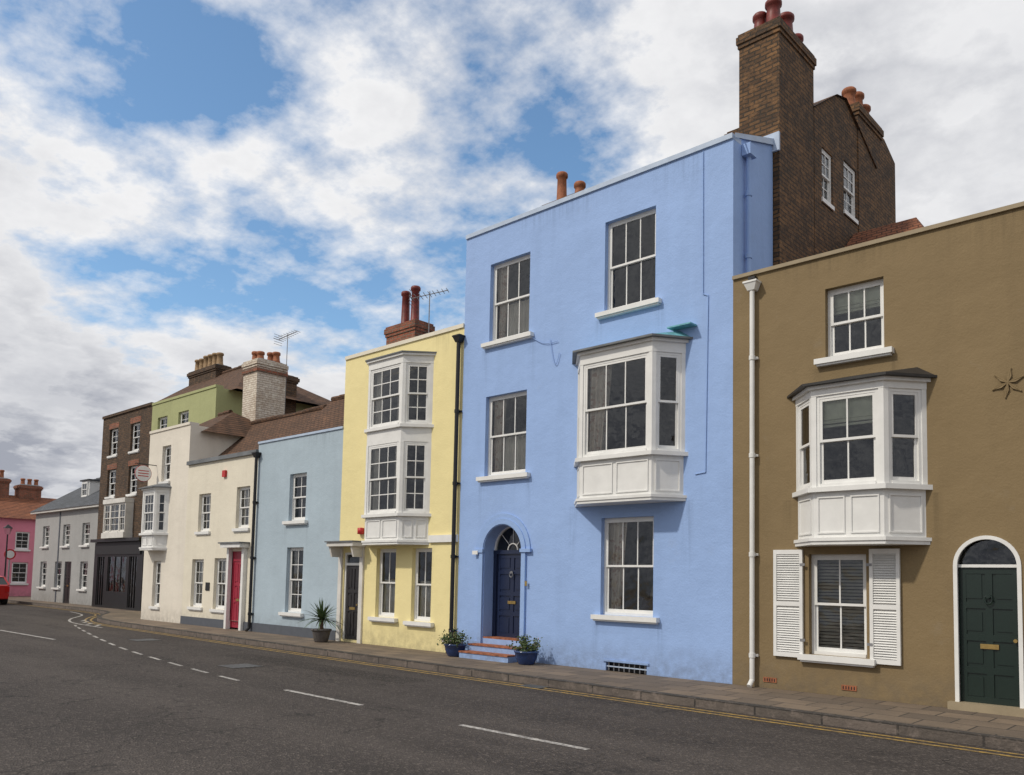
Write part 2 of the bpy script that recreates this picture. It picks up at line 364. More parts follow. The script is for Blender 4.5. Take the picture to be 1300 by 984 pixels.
def arc(xc,zc,r,n=18,a0=0,a1=180):
    return [(xc+r*math.cos(R(a0+(a1-a0)*k/n)),zc+r*math.sin(R(a0+(a1-a0)*k/n))) for k in range(n+1)]
def arch(b,mat,xc,r,z0,zs,depth,part='front_wall',revmat=None):
    a=arc(xc,zs,r); rm=revmat or mat
    for k in range(len(a)-1):
        p,q=a[k],a[k+1]; top=zs+r
        b.poly(part,mat,[(p[0],0,p[1]),(q[0],0,q[1]),(q[0],0,top),(p[0],0,top)])
        b.poly('arch_reveal',rm,[(p[0],0,p[1]),(q[0],0,q[1]),(q[0],depth,q[1]),(p[0],depth,p[1])])
    for x in (xc-r,xc+r): b.poly('arch_reveal',rm,[(x,0,z0),(x,depth,z0),(x,depth,zs),(x,0,zs)])
def ring(b,part,mat,xc,zs,r0,r1,y0,y1,z0=None,n=20):
    o=arc(xc,zs,r1,n); i=arc(xc,zs,r0,n)
    if z0 is not None: o=[(xc+r1,z0)]+o+[(xc-r1,z0)]; i=[(xc+r0,z0)]+i+[(xc-r0,z0)]
    for k in range(len(o)-1):
        A,B,C,D=o[k],o[k+1],i[k+1],i[k]
        b.poly(part,mat,[(p[0],y0,p[1]) for p in (A,B,C,D)])
        b.poly(part,mat,[(A[0],y0,A[1]),(B[0],y0,B[1]),(B[0],y1,B[1]),(A[0],y1,A[1])])
        b.poly(part,mat,[(D[0],y0,D[1]),(C[0],y0,C[1]),(C[0],y1,C[1]),(D[0],y1,D[1])])
def door(b,x0,x1,z0,z1,y,mat,cols=2,hs=(.0,.42,.62,1.0),hw='brass'):
    w=x1-x0;h=z1-z0
    b.box('door',mat,x0,x1,y,y+.045,z0,z1)
    rails=[z0+h*t for t in hs]
    s=.085
    for k,c in enumerate([x0+s/2]+[x0+w*j/cols for j in range(1,cols)]+[x1-s/2]):
        b.box('door_stiles',mat,c-s/2,c+s/2,y-.018,y-.0,z0,z1)
    for r in rails:
        r=min(max(r,z0+s/2),z1-s/2); b.box('door_stiles',mat,x0+.001,x1-.001,y-.019,y-.001,r-s/2,r+s/2)
    for j in range(cols):
        for k in range(len(rails)-1):
            a=x0+w*j/cols+.085; c=x0+w*(j+1)/cols-.085; d=rails[k]+.09; e=rails[k+1]-.09
            if c>a+.03 and e>d+.03: b.box('door_panels',mat,a,c,y-.012,y,d,e)
    b.cyl('door_furniture',hw,(x1-.05,y-.07,z0+h*.47),(x1-.05,y-.018,z0+h*.47),.025,.018)
    b.box('door_furniture',hw,(x0+x1)/2-.11,(x0+x1)/2+.11,y-.032,y-.019,z0+h*.40,z0+h*.43+.01)
def knocker(b,x,z,y,mat='steel'):
    b.cyl('knocker',mat,(x,y-.02,z+.07),(x,y-.05,z+.07),.03,.025)
    pts=[(x+.045*math.cos(R(t)),y-.04,z+.03+.06*math.sin(R(t))) for t in range(0,361,30)]
    for k in range(12): b.cyl('knocker',mat,pts[k],pts[k+1],.009,seg=6)
def pipe(b,x,z0,z1,mat,y=-.09,r=.04,part='downpipe',hopper=True,shoe=True):
    b.cyl(part,mat,(x,y,z0+.1),(x,y,z1),r,seg=12)
    z=z0+.5
    while z<z1: 
        b.cyl(part,mat,(x,y,z-.035),(x,y,z+.035),r*1.28,seg=12); b.box(part,mat,x-r*1.8,x+r*1.8,y+r,-.001,z-.02,z+.02); z+=1.6
    if shoe: b.cyl(part,mat,(x,y,z0+.11),(x,y-.1,z0+.02),r,seg=12)
    if hopper:
        b.prism(part,mat,[(x-.06,y-.05),(x+.06,y-.05),(x+.06,y+.08),(x-.06,y+.08)],z1,z1+.12,[(x-.11,y-.09),(x+.11,y-.09),(x+.11,y+.085),(x-.11,y+.085)])
        b.box(part,mat,x-.12,x+.12,y-.1,y+.086,z1+.12,z1+.15)
def pot(b,x,y,z,h,mat,r=.13):
    h*=random.uniform(.94,1.06)
    b.lathe('chimney_pot',mat,(x,y,z),[(r*1.15,0),(r*1.15,.06),(r,.09),(r*.92,h*.5),(r*.86,h-.12),(r*1.12,h-.1),(r*1.12,h-.03),(r*.95,h),(r*.75,h),(r*.75,h-.25)],16)
def stack(b,mat,x0,x1,y0,y1,z0,z1,cap=.08,pots=(),potmat='terra',ph=.5,part='chimney_stack'):
    b.box(part,mat,x0,x1,y0,y1,z0,z1-.28)
    b.box(part,mat,x0-cap*.5,x1+cap*.5,y0-cap*.5,y1+cap*.5,z1-.28,z1-.2)
    b.box(part,mat,x0-cap,x1+cap,y0-cap,y1+cap,z1-.2,z1-.06)
    b.box(part,mat,x0-cap*.4,x1+cap*.4,y0-cap*.4,y1+cap*.4,z1-.06,z1)
    b.prism('flaunching','lead',[(x0+.02,y0+.02),(x1-.02,y0+.02),(x1-.02,y1-.02),(x0+.02,y1-.02)],z1,z1+.06,[(x0+.12,y0+.12),(x1-.12,y0+.12),(x1-.12,y1-.12),(x0+.12,y1-.12)])
    for p in pots: pot(b,p[0],p[1],z1+.02,p[2] if len(p)>2 else ph,potmat,p[3] if len(p)>3 else .13)
def aerial(name,x,y,z,h=1.1,rot=0):
    a=Obj(name,(x,y,z)); a.cyl('mast','steel',(x,y,z),(x,y,z+h),.014,seg=6)
    c,s=math.cos(rot),math.sin(rot); t=z+h-.08
    a.cyl('boom','steel',(x-.5*c,y-.5*s,t-.1),(x+.5*c,y+.5*s,t+.1),.012,seg=6)
    for k in range(9):
        d=-.48+k*.12; l=.26-.012*k; X=x+d*c;Y=y+d*s;Z=t+.2*d
        a.cyl('element','steel',(X+s*l,Y-c*l,Z),(X-s*l,Y+c*l,Z),.009,seg=5)
    for k in range(5): a.cyl('reflector','steel',(x-.5*c-s*.2,y-.5*s+c*.2,t-.28+k*.09),(x-.5*c+s*.2,y-.5*s-c*.2,t-.28+k*.09),.008,seg=5)
    a.done()
def roofx(b,x0,x1,y0,ym,y1,ze,zr,mat,hipl=0,hipr=0,gm='white'):
    A=(x0,y0,ze);B=(x1,y0,ze);C=(x1-hipr,ym,zr);D=(x0+hipl,ym,zr);E=(x0,y1,ze);F_=(x1,y1,ze)
    b.poly('tiled_roof',mat,[A,B,C,D]); b.poly('tiled_roof',mat,[E,F_,C,D])
    b.poly('tiled_roof' if hipl else 'gable',mat if hipl else gm,[A,E,D]); b.poly('tiled_roof' if hipr else 'gable',mat if hipr else gm,[B,F_,C])
    n=int((x1-hipr-x0-hipl)/.4)
    for k in range(n):
        xa=x0+hipl+k*.4; dz=.02*math.sin(k*.7)+random.uniform(-.01,.01); b.cyl('ridge_tiles',mat,(xa,ym,zr+.01+dz),(xa+.38,ym,zr+.01+dz),.10,.09,seg=8)

# ================================================================== BLUE HOUSE
b=Obj('blue_townhouse',(-9.86,3.8,0)); W='blue'
X0,X1=-13.13,-6.6; ZT=9.28
wins=[(-12.35,-11.2,6.68,8.42),(-9.28,-8.14,6.71,8.48),(-12.40,-11.22,3.79,5.52),(-9.28,-8.13,1.01,2.80)]
dxc,dr=-11.80,.53; dz0,dzs=.42,2.22
bayh=(-9.78,-7.58,3.9,5.65,1)
grate=(-9.14,-8.25,0.0,.16)
holes=wins+[bayh,grate,(dxc-dr,dxc+dr,.0,dzs+dr,1)]
wall(b,W,X0,X1,-.1,ZT-.09,holes,reveal=.12)
shell(b,W,X0,X1,0,7.9,ZT,'lead_light',right=False)
b.poly('side_wall',W,[(X1-.006,.001,-.1),(X1-.006,1.5,-.1),(X1-.006,1.5,9.75),(X1-.006,.001,ZT-.09)])
b.poly('side_wall',W,[(X1-.22,.26,ZT-.4),(X1-.22,1.5,ZT-.4),(X1-.22,1.5,9.75),(X1-.22,.26,ZT-.09)])
b.poly('side_coping','lead_light',[(X1-.25,.3,ZT+.09),(X1+.03,.3,ZT+.09),(X1+.03,1.5,9.80),(X1-.25,1.5,9.80)])
b.poly('side_coping','lead_light',[(X1+.03,.0,ZT-.08),(X1+.03,1.5,9.68),(X1+.03,1.5,9.80),(X1+.03,.0,ZT)])
fwin(b,*wins[0],cols=3,curt='both',cm='curtp'); fwin(b,*wins[1],cols=3,curt='none'); fwin(b,*wins[2],cols=3,curt='both',cm='curtp'); fwin(b,*wins[3],cols=3,curt='left',cm='curtp')
bay(b,-9.90,-7.50,-9.45,-7.86,.5,3.08,3.88,5.62,5.80,fcols=3,scols=1,frontc='left',cm='curtp',canmat='lead',topmat='verd')
b.box('bay_canopy','verd',-7.75,-7.28,-.22,-.001,6.06,6.085)
arch(b,W,dxc,dr,0,dzs,.34)
ring(b,'arch_moulding','bluetrim',dxc,dzs,dr+.02,dr+.13,-.05,0,z0=.3)
ring(b,'arch_moulding','bluetrim',dxc,dzs,dr+.13,dr+.24,-.028,0)
ring(b,'arch_moulding','bluetrim',dxc,dzs,dr+.001,dr+.02,-.03,0)
for sx in (-1,1):
    b.box('impost','bluetrim',dxc+sx*(dr+.14)-.14,dxc+sx*(dr+.14)+.14,-.075,-.001,dzs-.04,dzs+.03)
    b.box('impost','bluetrim',dxc+sx*(dr+.12)-.11,dxc+sx*(dr+.12)+.11,-.065,-.001,-.05,.32)
DY=.30
b.box('door_frame','navy',dxc-dr,dxc-dr+.09,DY-.03,DY+.08,dz0,dzs); b.box('door_frame','navy',dxc+dr-.09,dxc+dr,DY-.03,DY+.08,dz0,dzs)
b.box('door_frame','navy',dxc-dr,dxc+dr,DY-.035,DY+.08,dzs-.06,dzs+.02)
door(b,dxc-dr+.09,dxc+dr-.09,dz0,dzs-.06,DY+.02,'navy',2,(0,.28,.52,.78,1.0))
ring(b,'fanlight_bars','paint',dxc,dzs+.02,dr-.045,dr-.001,DY-.02,DY+.04)
ring(b,'fanlight_bars','paint',dxc,dzs+.02,.13,.145,DY-.01,DY+.03)
for t in (45,90,135):
    c,s=math.cos(R(t)),math.sin(R(t)); b.cyl('fanlight_bars','paint',(dxc+.14*c,DY+.01,dzs+.02+.14*s),(dxc+(dr-.04)*c,DY+.01,dzs+.02+(dr-.04)*s),.008,seg=6)
a=arc(dxc,dzs+.01,dr-.02); b.poly('glass','glass',[(p[0],DY+.02,p[1]) for p in a])
room(b,frame((dxc-dr,DY+.1,dz0),(1,0,0),(0,-1,0)),0,2*dr,-.2,dzs+dr-dz0+.1,0,-1.5)
knocker(b,dxc,1.7,DY)
b.box('number_plate','paint',-12.62,-12.46,-.09,-.076,2.14,2.22)
b.box('doorbell','brass',-11.12,-11.07,-.065,-.05,1.5,1.6)
for k,(yy,z) in enumerate(((-.52,.14),(-.26,.28),(.0,.42))):
    w=dr+.16
    xa,xb=(dxc-w,dxc+w) if k<2 else (dxc-dr+.001,dxc+dr-.001)
    b.box('doorstep',W,xa,xb,yy,0 if k<2 else .34,-.02,z-.03)
    b.box('doorstep_treads','terra',xa,xb,yy-.02 if k<2 else .0,0 if k<2 else .34,z-.03+.0005*k,z)
for k in range(8): 
    x=grate[0]+.05+k*(grate[1]-grate[0]-.1)/7; b.cyl('vent_grille','steel',(x,.03,.0),(x,.03,.16),.011,seg=6)
b.box('vent_grille','lead_light',grate[0],grate[1],.02,.04,.07,.09); b.box('vent_grille','black',grate[0],grate[1],.12,.13,0,.16)
b.box('vent_lintel','bluetrim',grate[0]-.05,grate[1]+.05,-.025,-.001,.165,.2)
b.cyl('conduit','bluetrim',(-7.17,-.012,9.15),(-7.16,-.012,6.6),.009,seg=6); b.cyl('conduit','bluetrim',(-7.16,-.012,6.6),(-7.06,-.012,6.55),.009,seg=6)
b.cyl('conduit','bluetrim',(-7.06,-.012,6.56),(-7.10,-.012,3.5),.009,seg=6); b.cyl('conduit','bluetrim',(-7.10,-.012,3.5),(-7.3,-.012,3.48),.009,seg=6)
prev=None
for k in range(13):
    t=k/12; q=(-11.15+.75*t,-.03,6.62-.16*math.sin(t*math.pi)-.25*t*t)
    if prev: b.cyl('cable','bluetrim',prev,q,.007,seg=5)
    prev=q
prev=None
for k in range(9):
    t=k/8; q=(-10.6+.25*t,-.03,6.45-.55*math.sin(t*math.pi*.8))
    if prev: b.cyl('cable','bluetrim',prev,q,.007,seg=5)
    prev=q
b.cyl('side_downpipe',W,(X1+.07,.42,6.3),(X1+.07,.42,9.0),.045,seg=10); b.box('side_downpipe',W,X1,X1+.16,.3,.54,9.0,9.2)
for z in (7.2,8.3): b.cyl('side_downpipe',W,(X1+.07,.42,z),(X1+.07,.42,z+.08),.06,seg=10)
X=-6.48
hb=[(3.42,3.95,9.35,10.42),(4.55,5.25,9.5,10.6)]
fr=lambda u,n,v:(X+n,u,v)
wall(b,'brick',3.06,5.34,0,11.07,hb,part='brick_wing',reveal=.1,fr=fr)
b.poly('brick_wing','brick',[(X,3.06,11.07),(X,5.34,11.07),(X,5.34,11.75),(X,4.62,11.92),(X,4.1,11.78)])
b.poly('brick_wing','brick',[(X-4,3.06,0),(X,3.06,0),(X,3.06,11.07),(X-4,3.06,11.07)])
b.poly('brick_wing_roof','tile',[(X+.05,3.0,11.05),(X+.05,4.1,11.80),(X-4,4.1,11.80),(X-4,3.0,11.05)])
b.poly('brick_wing_roof','tile',[(X+.05,4.1,11.80),(X+.05,4.62,11.95),(X-4,4.62,11.95),(X-4,4.1,11.80)])
b.poly('brick_wing_roof','tile',[(X+.05,4.62,11.95),(X+.05,6.4,11.1),(X-4,6.4,11.1),(X-4,4.62,11.95)])
b.poly('brick_wing','brick',[(X-4,7.6,0),(X,7.6,0),(X,7.6,10.5),(X-4,7.6,10.5)])
b.poly('brick_wing','brick',[(X-4,3.06,0),(X-4,7.6,0),(X-4,7.6,11),(X-4,3.06,11)])
for h in hb:
    sash(b,frame((X,h[0],h[2]),(0,1,0),(1,0,0)),h[1]-h[0],h[3]-h[2],cols=2,rows=2,rec=.03,curt='none',sill=True,over=.03,sillpro=.03)
stack(b,'brick',-7.29,X-.005,1.52,3.05,6,12.12,cap=.045,pots=[(-7.02,1.85,.42,.13),(-6.72,2.3,.5,.15),(-7.05,2.55,.45,.13),(-6.72,2.8,.35,.12),(-6.72,1.78,.55,.14)],potmat='redpot')
b.box('lead_flashing','lead_light',-7.1,-6.47,1.47,1.516,9.55,9.9)
stack(b,'brick',-7.4,X+.02,5.34,6.75,6,12.2,cap=.05,pots=[(-6.75,5.6,.5,.14),(-6.75,6.05,.6,.15),(-6.75,6.45,.5,.15),(-7.1,5.8,.5,.15)],potmat='terra')
b.box('chimney_stack','brick',-7.3,X+.01,6.75,7.72,6,11.75); b.prism('chimney_stack','brick',[(-7.3,6.75),(X+.01,6.75),(X+.01,7.72),(-7.3,7.72)],11.75,12.05,[(-7.3,6.75),(X+.01,6.75),(X+.01,7.0),(-7.3,7.0)])
stack(b,'brick',-9.0,-8.2,4.3,5.0,9,12.0,pots=[(-8.7,4.6,.4,.14)],potmat='terra')
stack(b,'brick',-12.0,-11.0,1.3,1.9,8.8,10.1,pots=[(-11.72,1.6,.78,.12),(-11.2,1.6,.36,.12)],potmat='terra')
b.done()

# ================================================================== BROWN HOUSE
b=Obj('brown_townhouse',(-3.5,4,0)); W='brown'
X0,X1=-6.6,-.6; ZT=6.77
wu=(-5.04,-4.17,5.10,6.20); wg=(-5.32,-4.46,.58,2.10)
bdx,bdr=-2.89,.375
holes=[wu,wg,(-5.45,-3.68,3.05,4.45,1),(bdx-bdr,bdx+bdr,0,1.93+bdr,1)]
wall(b,W,X0,X1,-.1,ZT-.06,holes,reveal=.10)
shell(b,W,X0,X1,0,8,ZT,'brown_edge',cop_h=.06,copover=.04)
fwin(b,*wu,cols=3,curt='blind'); fwin(b,*wg,cols=2,curt='slats')
bay(b,-5.52,-3.60,-5.06,-4.02,.5,2.27,3.06,4.42,4.52,fcols=2,scols=1,frontc='blind',sidec='none')
for (a,c) in ((-5.87,-5.40),(-4.40,-3.98)):
    z0,z1=.52,2.17
    b.box('shutter','paint',a,a+.05,-.055,-.012,z0,z1); b.box('shutter','paint',c-.05,c,-.055,-.012,z0,z1)
    for z in (z0,z0+.78,z1-.07): b.box('shutter','paint',a+.05,c-.05,-.054,-.012,z,z+.07)
    z=z0+.08
    while z<z1-.08:
        if not (z0+.74<z<z0+.86):
            b.poly('shutter_louvres','paint',[(a+.05,-.05,z),(c-.05,-.05,z),(c-.05,-.018,z+.035),(a+.05,-.018,z+.035)])
        z+=.036
    b.box('shutter_back','paintold',a+.04,c-.04,-.014,-.002,z0+.02,z1-.02)
    for z in (z0+.25,z1-.25): b.box('shutter_hinges','steel',(a if a>-5 else c)-.04,(a if a>-5 else c)+.04,-.062,-.05,z,z+.04)
arch(b,W,bdx,bdr,0,1.93,.12,revmat='paint')
ring(b,'door_surround','paint',bdx,1.93,bdr-.02,bdr+.03,-.022,.02,z0=.06)
b.box('door_frame','paint',bdx-bdr,bdx+bdr,.05,.13,1.91,1.95)
door(b,bdx-bdr+.015,bdx+bdr-.015,.1,1.91,.10,'dkgreen',2,(0,.24,.48,.72,1.0))
knocker(b,bdx,1.45,.085,'dkgreen')
a=arc(bdx,1.95,bdr-.01); b.poly('glass','glass',[(p[0],.10,p[1]) for p in a])
room(b,frame((bdx-bdr,.16,.1),(1,0,0),(0,-1,0)),0,2*bdr,-.2,2.3,0,-1.5)
b.box('doorstep','brown_edge',bdx-bdr-.1,bdx+bdr+.1,-.12,.12,-.02,.10)
pipe(b,-6.21,0,6.42,'paint')
b.box('gutter_outlet','black',-6.28,-6.16,-.1,-.001,6.62,6.66)
for (x,z) in ((-5.95,.13),(-4.72,.13)):
    b.box('air_brick','terra',x-.11,x+.11,-.012,-.001,z-.035,z+.04)
    for k in range(5): b.box('air_brick_slots','black',x-.09+k*.04,x-.075+k*.04,-.014,-.011,z-.02,z+.025)
for t in (20,80,140,200,260,320):
    c,s=math.cos(R(t)),math.sin(R(t)); q=(-s,c)
    b.poly('wall_anchor_star','brown',[(-2.59,-.035,4.36),(-2.59+.09*c+.03*q[0],-.03,4.36+.09*s+.03*q[1]),(-2.59+.22*c,-.012,4.36+.22*s),(-2.59+.09*c-.03*q[0],-.03,4.36+.09*s-.03*q[1])])
    b.cyl('wall_anchor_star','brown',(-2.59,-.02,4.36),(-2.59+.2*c,-.012,4.36+.2*s),.016,.012,seg=6)
for q in ([(-6.45,2.5,6.9),(-3.9,2.5,6.9),(-5.2,5,9.12),(-6.45,5,9.12)],[(-6.45,7.5,6.9),(-3.9,7.5,6.9),(-5.2,5,9.12),(-6.45,5,9.12)],[(-3.9,2.5,6.9),(-3.9,7.5,6.9),(-5.2,5,9.12)]): b.poly('tiled_roof','tiler',q)
b.done()
def text(body,parent,mat,size,mx,name='lettering'):
    t=bpy.data.curves.new(name,'FONT'); t.body=body; t.size=size; t.align_x='CENTER'; t.align_y='CENTER'; t.extrude=.002
    o=bpy.data.objects.new(name,t); COL.objects.link(o); t.materials.append(M_[mat]); o.parent=parent.e; o.matrix_parent_inverse=parent.inv; o.matrix_local=mx
def fmat(x,y,z): return Matrix.Translation((x,y,z))@Matrix.Rotation(R(90),4,'X')
text('107',b,'brass',.09,fmat(bdx,.078,1.68),'door_number')

# ================================================================== YELLOW HOUSE
b=Obj('yellow_townhouse',(-15.3,4,0)); W='yellow'
X0,X1=-17.55,-13.13; ZT=7.28
g1=(-16.0,-15.27,.67,2.30); g2=(-14.68,-14.0,.63,2.30)
dd=(-17.32,-16.66,.06,2.22)
wall(b,W,X0,X1,-.1,ZT-.08,[g1,g2,dd,(-16.2,-14.2,3.1,4.75,1),(-16.2,-14.2,5.2,6.5,1)],reveal=.1)
shell(b,W,X0,X1,0,7,ZT,'cream')
fwin(b,*g1,cols=2,rows=1,curt='lace'); fwin(b,*g2,cols=2,rows=1,curt='lace')
bay(b,-16.35,-14.12,-15.9,-14.62,.5,2.42,3.08,6.55,6.72,fcols=3,scols=2,rows=2,frontc='sides',canopy='low',levels=[(3.08,4.72),(5.12,6.55)],cm='curt')
door(b,dd[0]+.05,dd[1]-.05,.06,1.9,.08,'blackdoor',2,(0,.4,.65,1))
b.box('door_frame','paint',dd[0],dd[0]+.05,.03,.12,.06,2.22); b.box('door_frame','paint',dd[1]-.05,dd[1],.03,.12,.06,2.22); b.box('door_frame','paint',dd[0],dd[1],.025,.12,1.9,1.96); b.box('door_frame','paint',dd[0],dd[1],.02,.12,2.17,2.22)
b.poly('glass','glass',[(dd[0],.08,1.96),(dd[1],.08,1.96),(dd[1],.08,2.17),(dd[0],.08,2.17)])
room(b,frame((dd[0],.13,.06),(1,0,0),(0,-1,0)),0,dd[1]-dd[0],0,2.2,0,-1)
b.box('porch_canopy','paintold',-17.5,-16.42,-.42,-.001,2.36,2.46); b.box('porch_canopy','lead',-17.54,-16.38,-.46,-.001,2.46,2.49)
for x in (-17.44,-16.54): b.prism('porch_bracket','paintold',[(x-.03,-.3),(x+.03,-.3),(x+.03,-.001),(x-.03,-.001)],2.1,2.36,[(x-.03,-.38),(x+.03,-.38),(x+.03,-.001),(x-.03,-.001)])
b.box('porch_pilaster','paintold',-17.5,-17.36,-.05,-.001,0,2.36); b.box('porch_pilaster','paintold',-16.62,-16.48,-.05,-.001,0,2.36)
b.box('string_course','paint',-14.08,X1-.02,-.06,-.001,2.42,2.58)
b.box('string_course','paint',-16.42,-16.36,-.06,-.001,2.42,2.58)
b.lathe('alarm_box','red',(-16.62,-.03,2.66),[(.001,0),(.09,.01),(.09,.16),(.001,.17)],12)
pipe(b,X1-.08,0,6.85,'black',r=.045)
stack(b,'brickr',-17.7,-16.5,1.4,2.0,6.9,8.42,cap=.05,pots=[(-17.28,1.7,1.02,.12),(-16.88,1.7,.98,.12)],potmat='redpot')
b.done(); aerial('tv_aerial',-16.3,1.7,7.0,2.2,.6)

# ================================================================== GREY-BLUE HOUSE
b=Obj('pale_blue_cottage',(-19.6,3,0)); W='grey'
X0,X1=-21.7,-17.55; ZT=5.47
a1=(-19.97,-19.15,3.10,4.40); a2=(-19.97,-19.17,.62,2.38)
wall(b,W,X0,X1,.25,ZT-.06,[a1,a2],reveal=.12)
b.box('plinth','plinth',X0+.003,X1-.003,-.03,.1,-.1,.25)
shell(b,W,X0,X1,0,7,ZT,'lead_light',roofz=5.1,cop_h=.06)
fwin(b,*a1,cols=2,rows=2,curt='none'); fwin(b,*a2,cols=2,rows=2,curt='sides')
pipe(b,X0+.05,0,5.0,'black',r=.045)
roofx(b,X0+.01,X1-.01,.3,2.5,4.8,5.12,7.15,'tile')
b.done()

# ================================================================== LOW WHITE HOUSE
b=Obj('cream_cottage',(-23.9,3,0)); W='cream'
X0,X1=-26.05,-21.7; ZT=5.25
u1=(-25.22,-24.45,2.94,4.14); u2=(-22.85,-22.08,2.98,4.22); q1=(-25.48,-24.72,.57,2.07); q2=(-24.02,-23.27,.55,2.10); dd=(-22.95,-22.2,.05,2.3)
wall(b,W,X0,X1,.25,ZT-.12,[u1,u2,q1,q2,(dd[0],dd[1],.25,dd[3])],reveal=.12)
b.box('plinth','plinth',X0+.003,dd[0]-.12,-.03,.1,-.1,.25); b.box('plinth','plinth',dd[1]+.12,X1-.003,-.03,.1,-.1,.25)
shell(b,W,X0,X1,0,7,ZT,'lead',roofz=4.95,cop_h=.12,copover=.08)
for h in (u1,u2,q1,q2): fwin(b,*h,cols=3,rows=2,curt='none' if h is u1 else 'sides',over=.08,sillpro=.07,bar=.016)
door(b,dd[0]+.06,dd[1]-.06,.05,2.0,.06,'darkred',2,(0,.4,.65,1)); b.box('door_frame','darkred',dd[0],dd[1],.02,.1,2.0,2.3)
b.box('door_frame','darkred',dd[0],dd[0]+.06,.02,.1,.05,2.0); b.box('door_frame','darkred',dd[1]-.06,dd[1],.02,.1,.05,2.0)
for x in (dd[0]-.12,dd[1]): b.box('door_pilaster','paint',x,x+.12,-.12,.02,-.02,2.4)
b.box('door_hood','paint',dd[0]-.2,dd[1]+.2,-.3,-.001,2.4,2.52); b.box('door_hood','lead',dd[0]-.25,dd[1]+.25,-.35,-.001,2.52,2.56)
b.box('alarm_box','red',-23.68,-23.5,-.07,-.001,4.58,4.78)
b.box('wall_plaque','black',-24.5,-24.25,-.02,-.001,1.1,1.35)
roofx(b,X0-.8,X1-.01,.35,2.5,4.8,4.98,6.95,'tile')
b.done()

# ================================================================== TALL WHITE HOUSE
b=Obj('white_townhouse',(-27.6,3,0)); W='white'
X0,X1=-29.1,-26.05; ZT=6.58
t1=(-28.05,-27.4,4.72,5.95); t2=(-28.3,-27.72,.48,2.02)
wall(b,W,X0,X1,-.1,ZT-.08,[t1,t2,(-28.75,-27.4,3.0,4.3,1)],reveal=.1)
shell(b,W,X0,X1,0,3.0,ZT,'white',roofz=6.2)
fwin(b,*t1,cols=2,rows=2,curt='none',over=.06,sillpro=.07,bar=.016); fwin(b,*t2,cols=2,rows=2,curt='none',over=.06,sillpro=.07,bar=.016)
bay(b,-28.8,-27.35,-28.55,-27.6,.38,2.42,2.95,4.32,4.42,fcols=3,scols=1,rows=2,frontc='none',canopy='flat',canmat='lead')
roofx(b,X0+.1,X1+.3,.35,2.0,4.5,6.3,7.35,'tile',hipl=1,hipr=1.3)
b.done()
b=Obj('whitewashed_chimney',(-26.85,3,6)); 
stack(b,'whitebrick',-27.35,-26.4,2.5,3.65,6.0,9.30,cap=.06,pots=[(-27.1,2.8,.4,.13),(-26.75,2.8,.35,.13),(-26.9,3.3,.45,.13),(-26.6,3.35,.4,.13)],potmat='terra')
b.box('corbel','brickr',-27.40,-26.35,2.45,3.70,8.84,8.96)
b.done(); aerial('tv_aerial',-26.8,3.9,7,3.6,.2)
b=Obj('hanging_sign',(-28.9,-.3,5))
b.cyl('bracket','black',(-28.45,0,5.32),(-28.45,-.75,5.32),.015,seg=6); b.cyl('chain','black',(-28.45,-.3,5.3),(-28.45,-.3,5.2),.008,seg=5); b.cyl('chain','black',(-28.45,-.6,5.3),(-28.45,-.6,5.2),.008,seg=5)
b.cyl('board','paint',(-28.47,-.45,5.0),(-28.43,-.45,5.0),.27,seg=28)
for z in (5.09,5.0,4.91): b.box('lettering_band','red',-28.428,-28.425,-.63,-.27,z-.014,z+.014)
b.cyl('sign_rim','red',(-28.46,-.45,5.0),(-28.44,-.45,5.0),.285,seg=28)
b.done()

# ================================================================== DARK BRICK PUB
Y=2.63
b=Obj('dark_brick_pub',(-37.8,6,0)); 
X0,X1=-40.5,-35.2; ZT=8.9
H=[]
for (z0,z1) in ((6.95,8.2),(5.05,6.3)):
    for x in (-39.65,-37.3): H.append((x,x+.95,z0,z1))
shop=[(-40.1,-39.3,.1,2.3),(-38.9,-36.9,.75,2.3),(-36.6,-35.8,.1,2.3)]
wall(b,'brickd',X0,X1,2.95,ZT-.12,H+[(-39.1,-36.6,3.3,4.7,1)],y=Y,reveal=.1)
wall(b,'black',X0,X1,-.1,2.95,shop,y=Y-.06,part='shopfront',reveal=.12)
shell(b,'brickd',X0,X1,Y,7,ZT,'brickd',cop_h=.12,copover=.06)
for h in H:
    fwin(b,*h,y=Y,cols=2,rows=2,curt='none',over=.06,sillpro=.06,bar=.02)
    b.box('window_lintels','brickr',h[0]-.08,h[1]+.08,Y-.012,Y-.001,h[3]+.002,h[3]+.26)
b.box('shop_cornice','black',X0,X1,Y-.28,Y-.001,2.96,3.1); b.box('shop_fascia','timber',X0+.2,X1-.2,Y-.12,Y-.061,2.4,2.93)
text('WELL & QUEEN',b,'brass',.30,fmat(-37.9,Y-.125,2.66))
for h in shop:
    room(b,frame((h[0],Y,h[2]),(1,0,0),(0,-1,0)),0,h[1]-h[0],0,h[3]-h[2],-.06,-1.5)
    b.poly('glass','glass',[(h[0],Y,h[2]),(h[1],Y,h[2]),(h[1],Y,h[3]),(h[0],Y,h[3])])
    for k in range(4): 
        x=h[0]+(h[1]-h[0]-.06)*k/3; b.box('shop_mullions','blackdoor',x,x+.06,Y-.03,Y+.03,h[2],h[3])
for (xa,xb) in ((-38.9,-38.25),(-38.25,-37.25),(-37.25,-36.6)):
    sash(b,frame((xa,Y-.35,3.35),(1,0,0),(0,-1,0)),xb-xa,1.3,cols=2,rows=2,rec=.02,curt='sides',sill=False,rm=False,paint='paintold')
b.box('oriel_base','paintold',-38.95,-36.55,Y-.4,Y-.001,3.11,3.35); b.box('oriel_head','paintold',-38.95,-36.55,Y-.4,Y-.001,4.65,4.85)
for x in (-38.92,-36.62): b.box('oriel_side','paintold',x,x+.05,Y-.35,Y-.001,3.35,4.65)
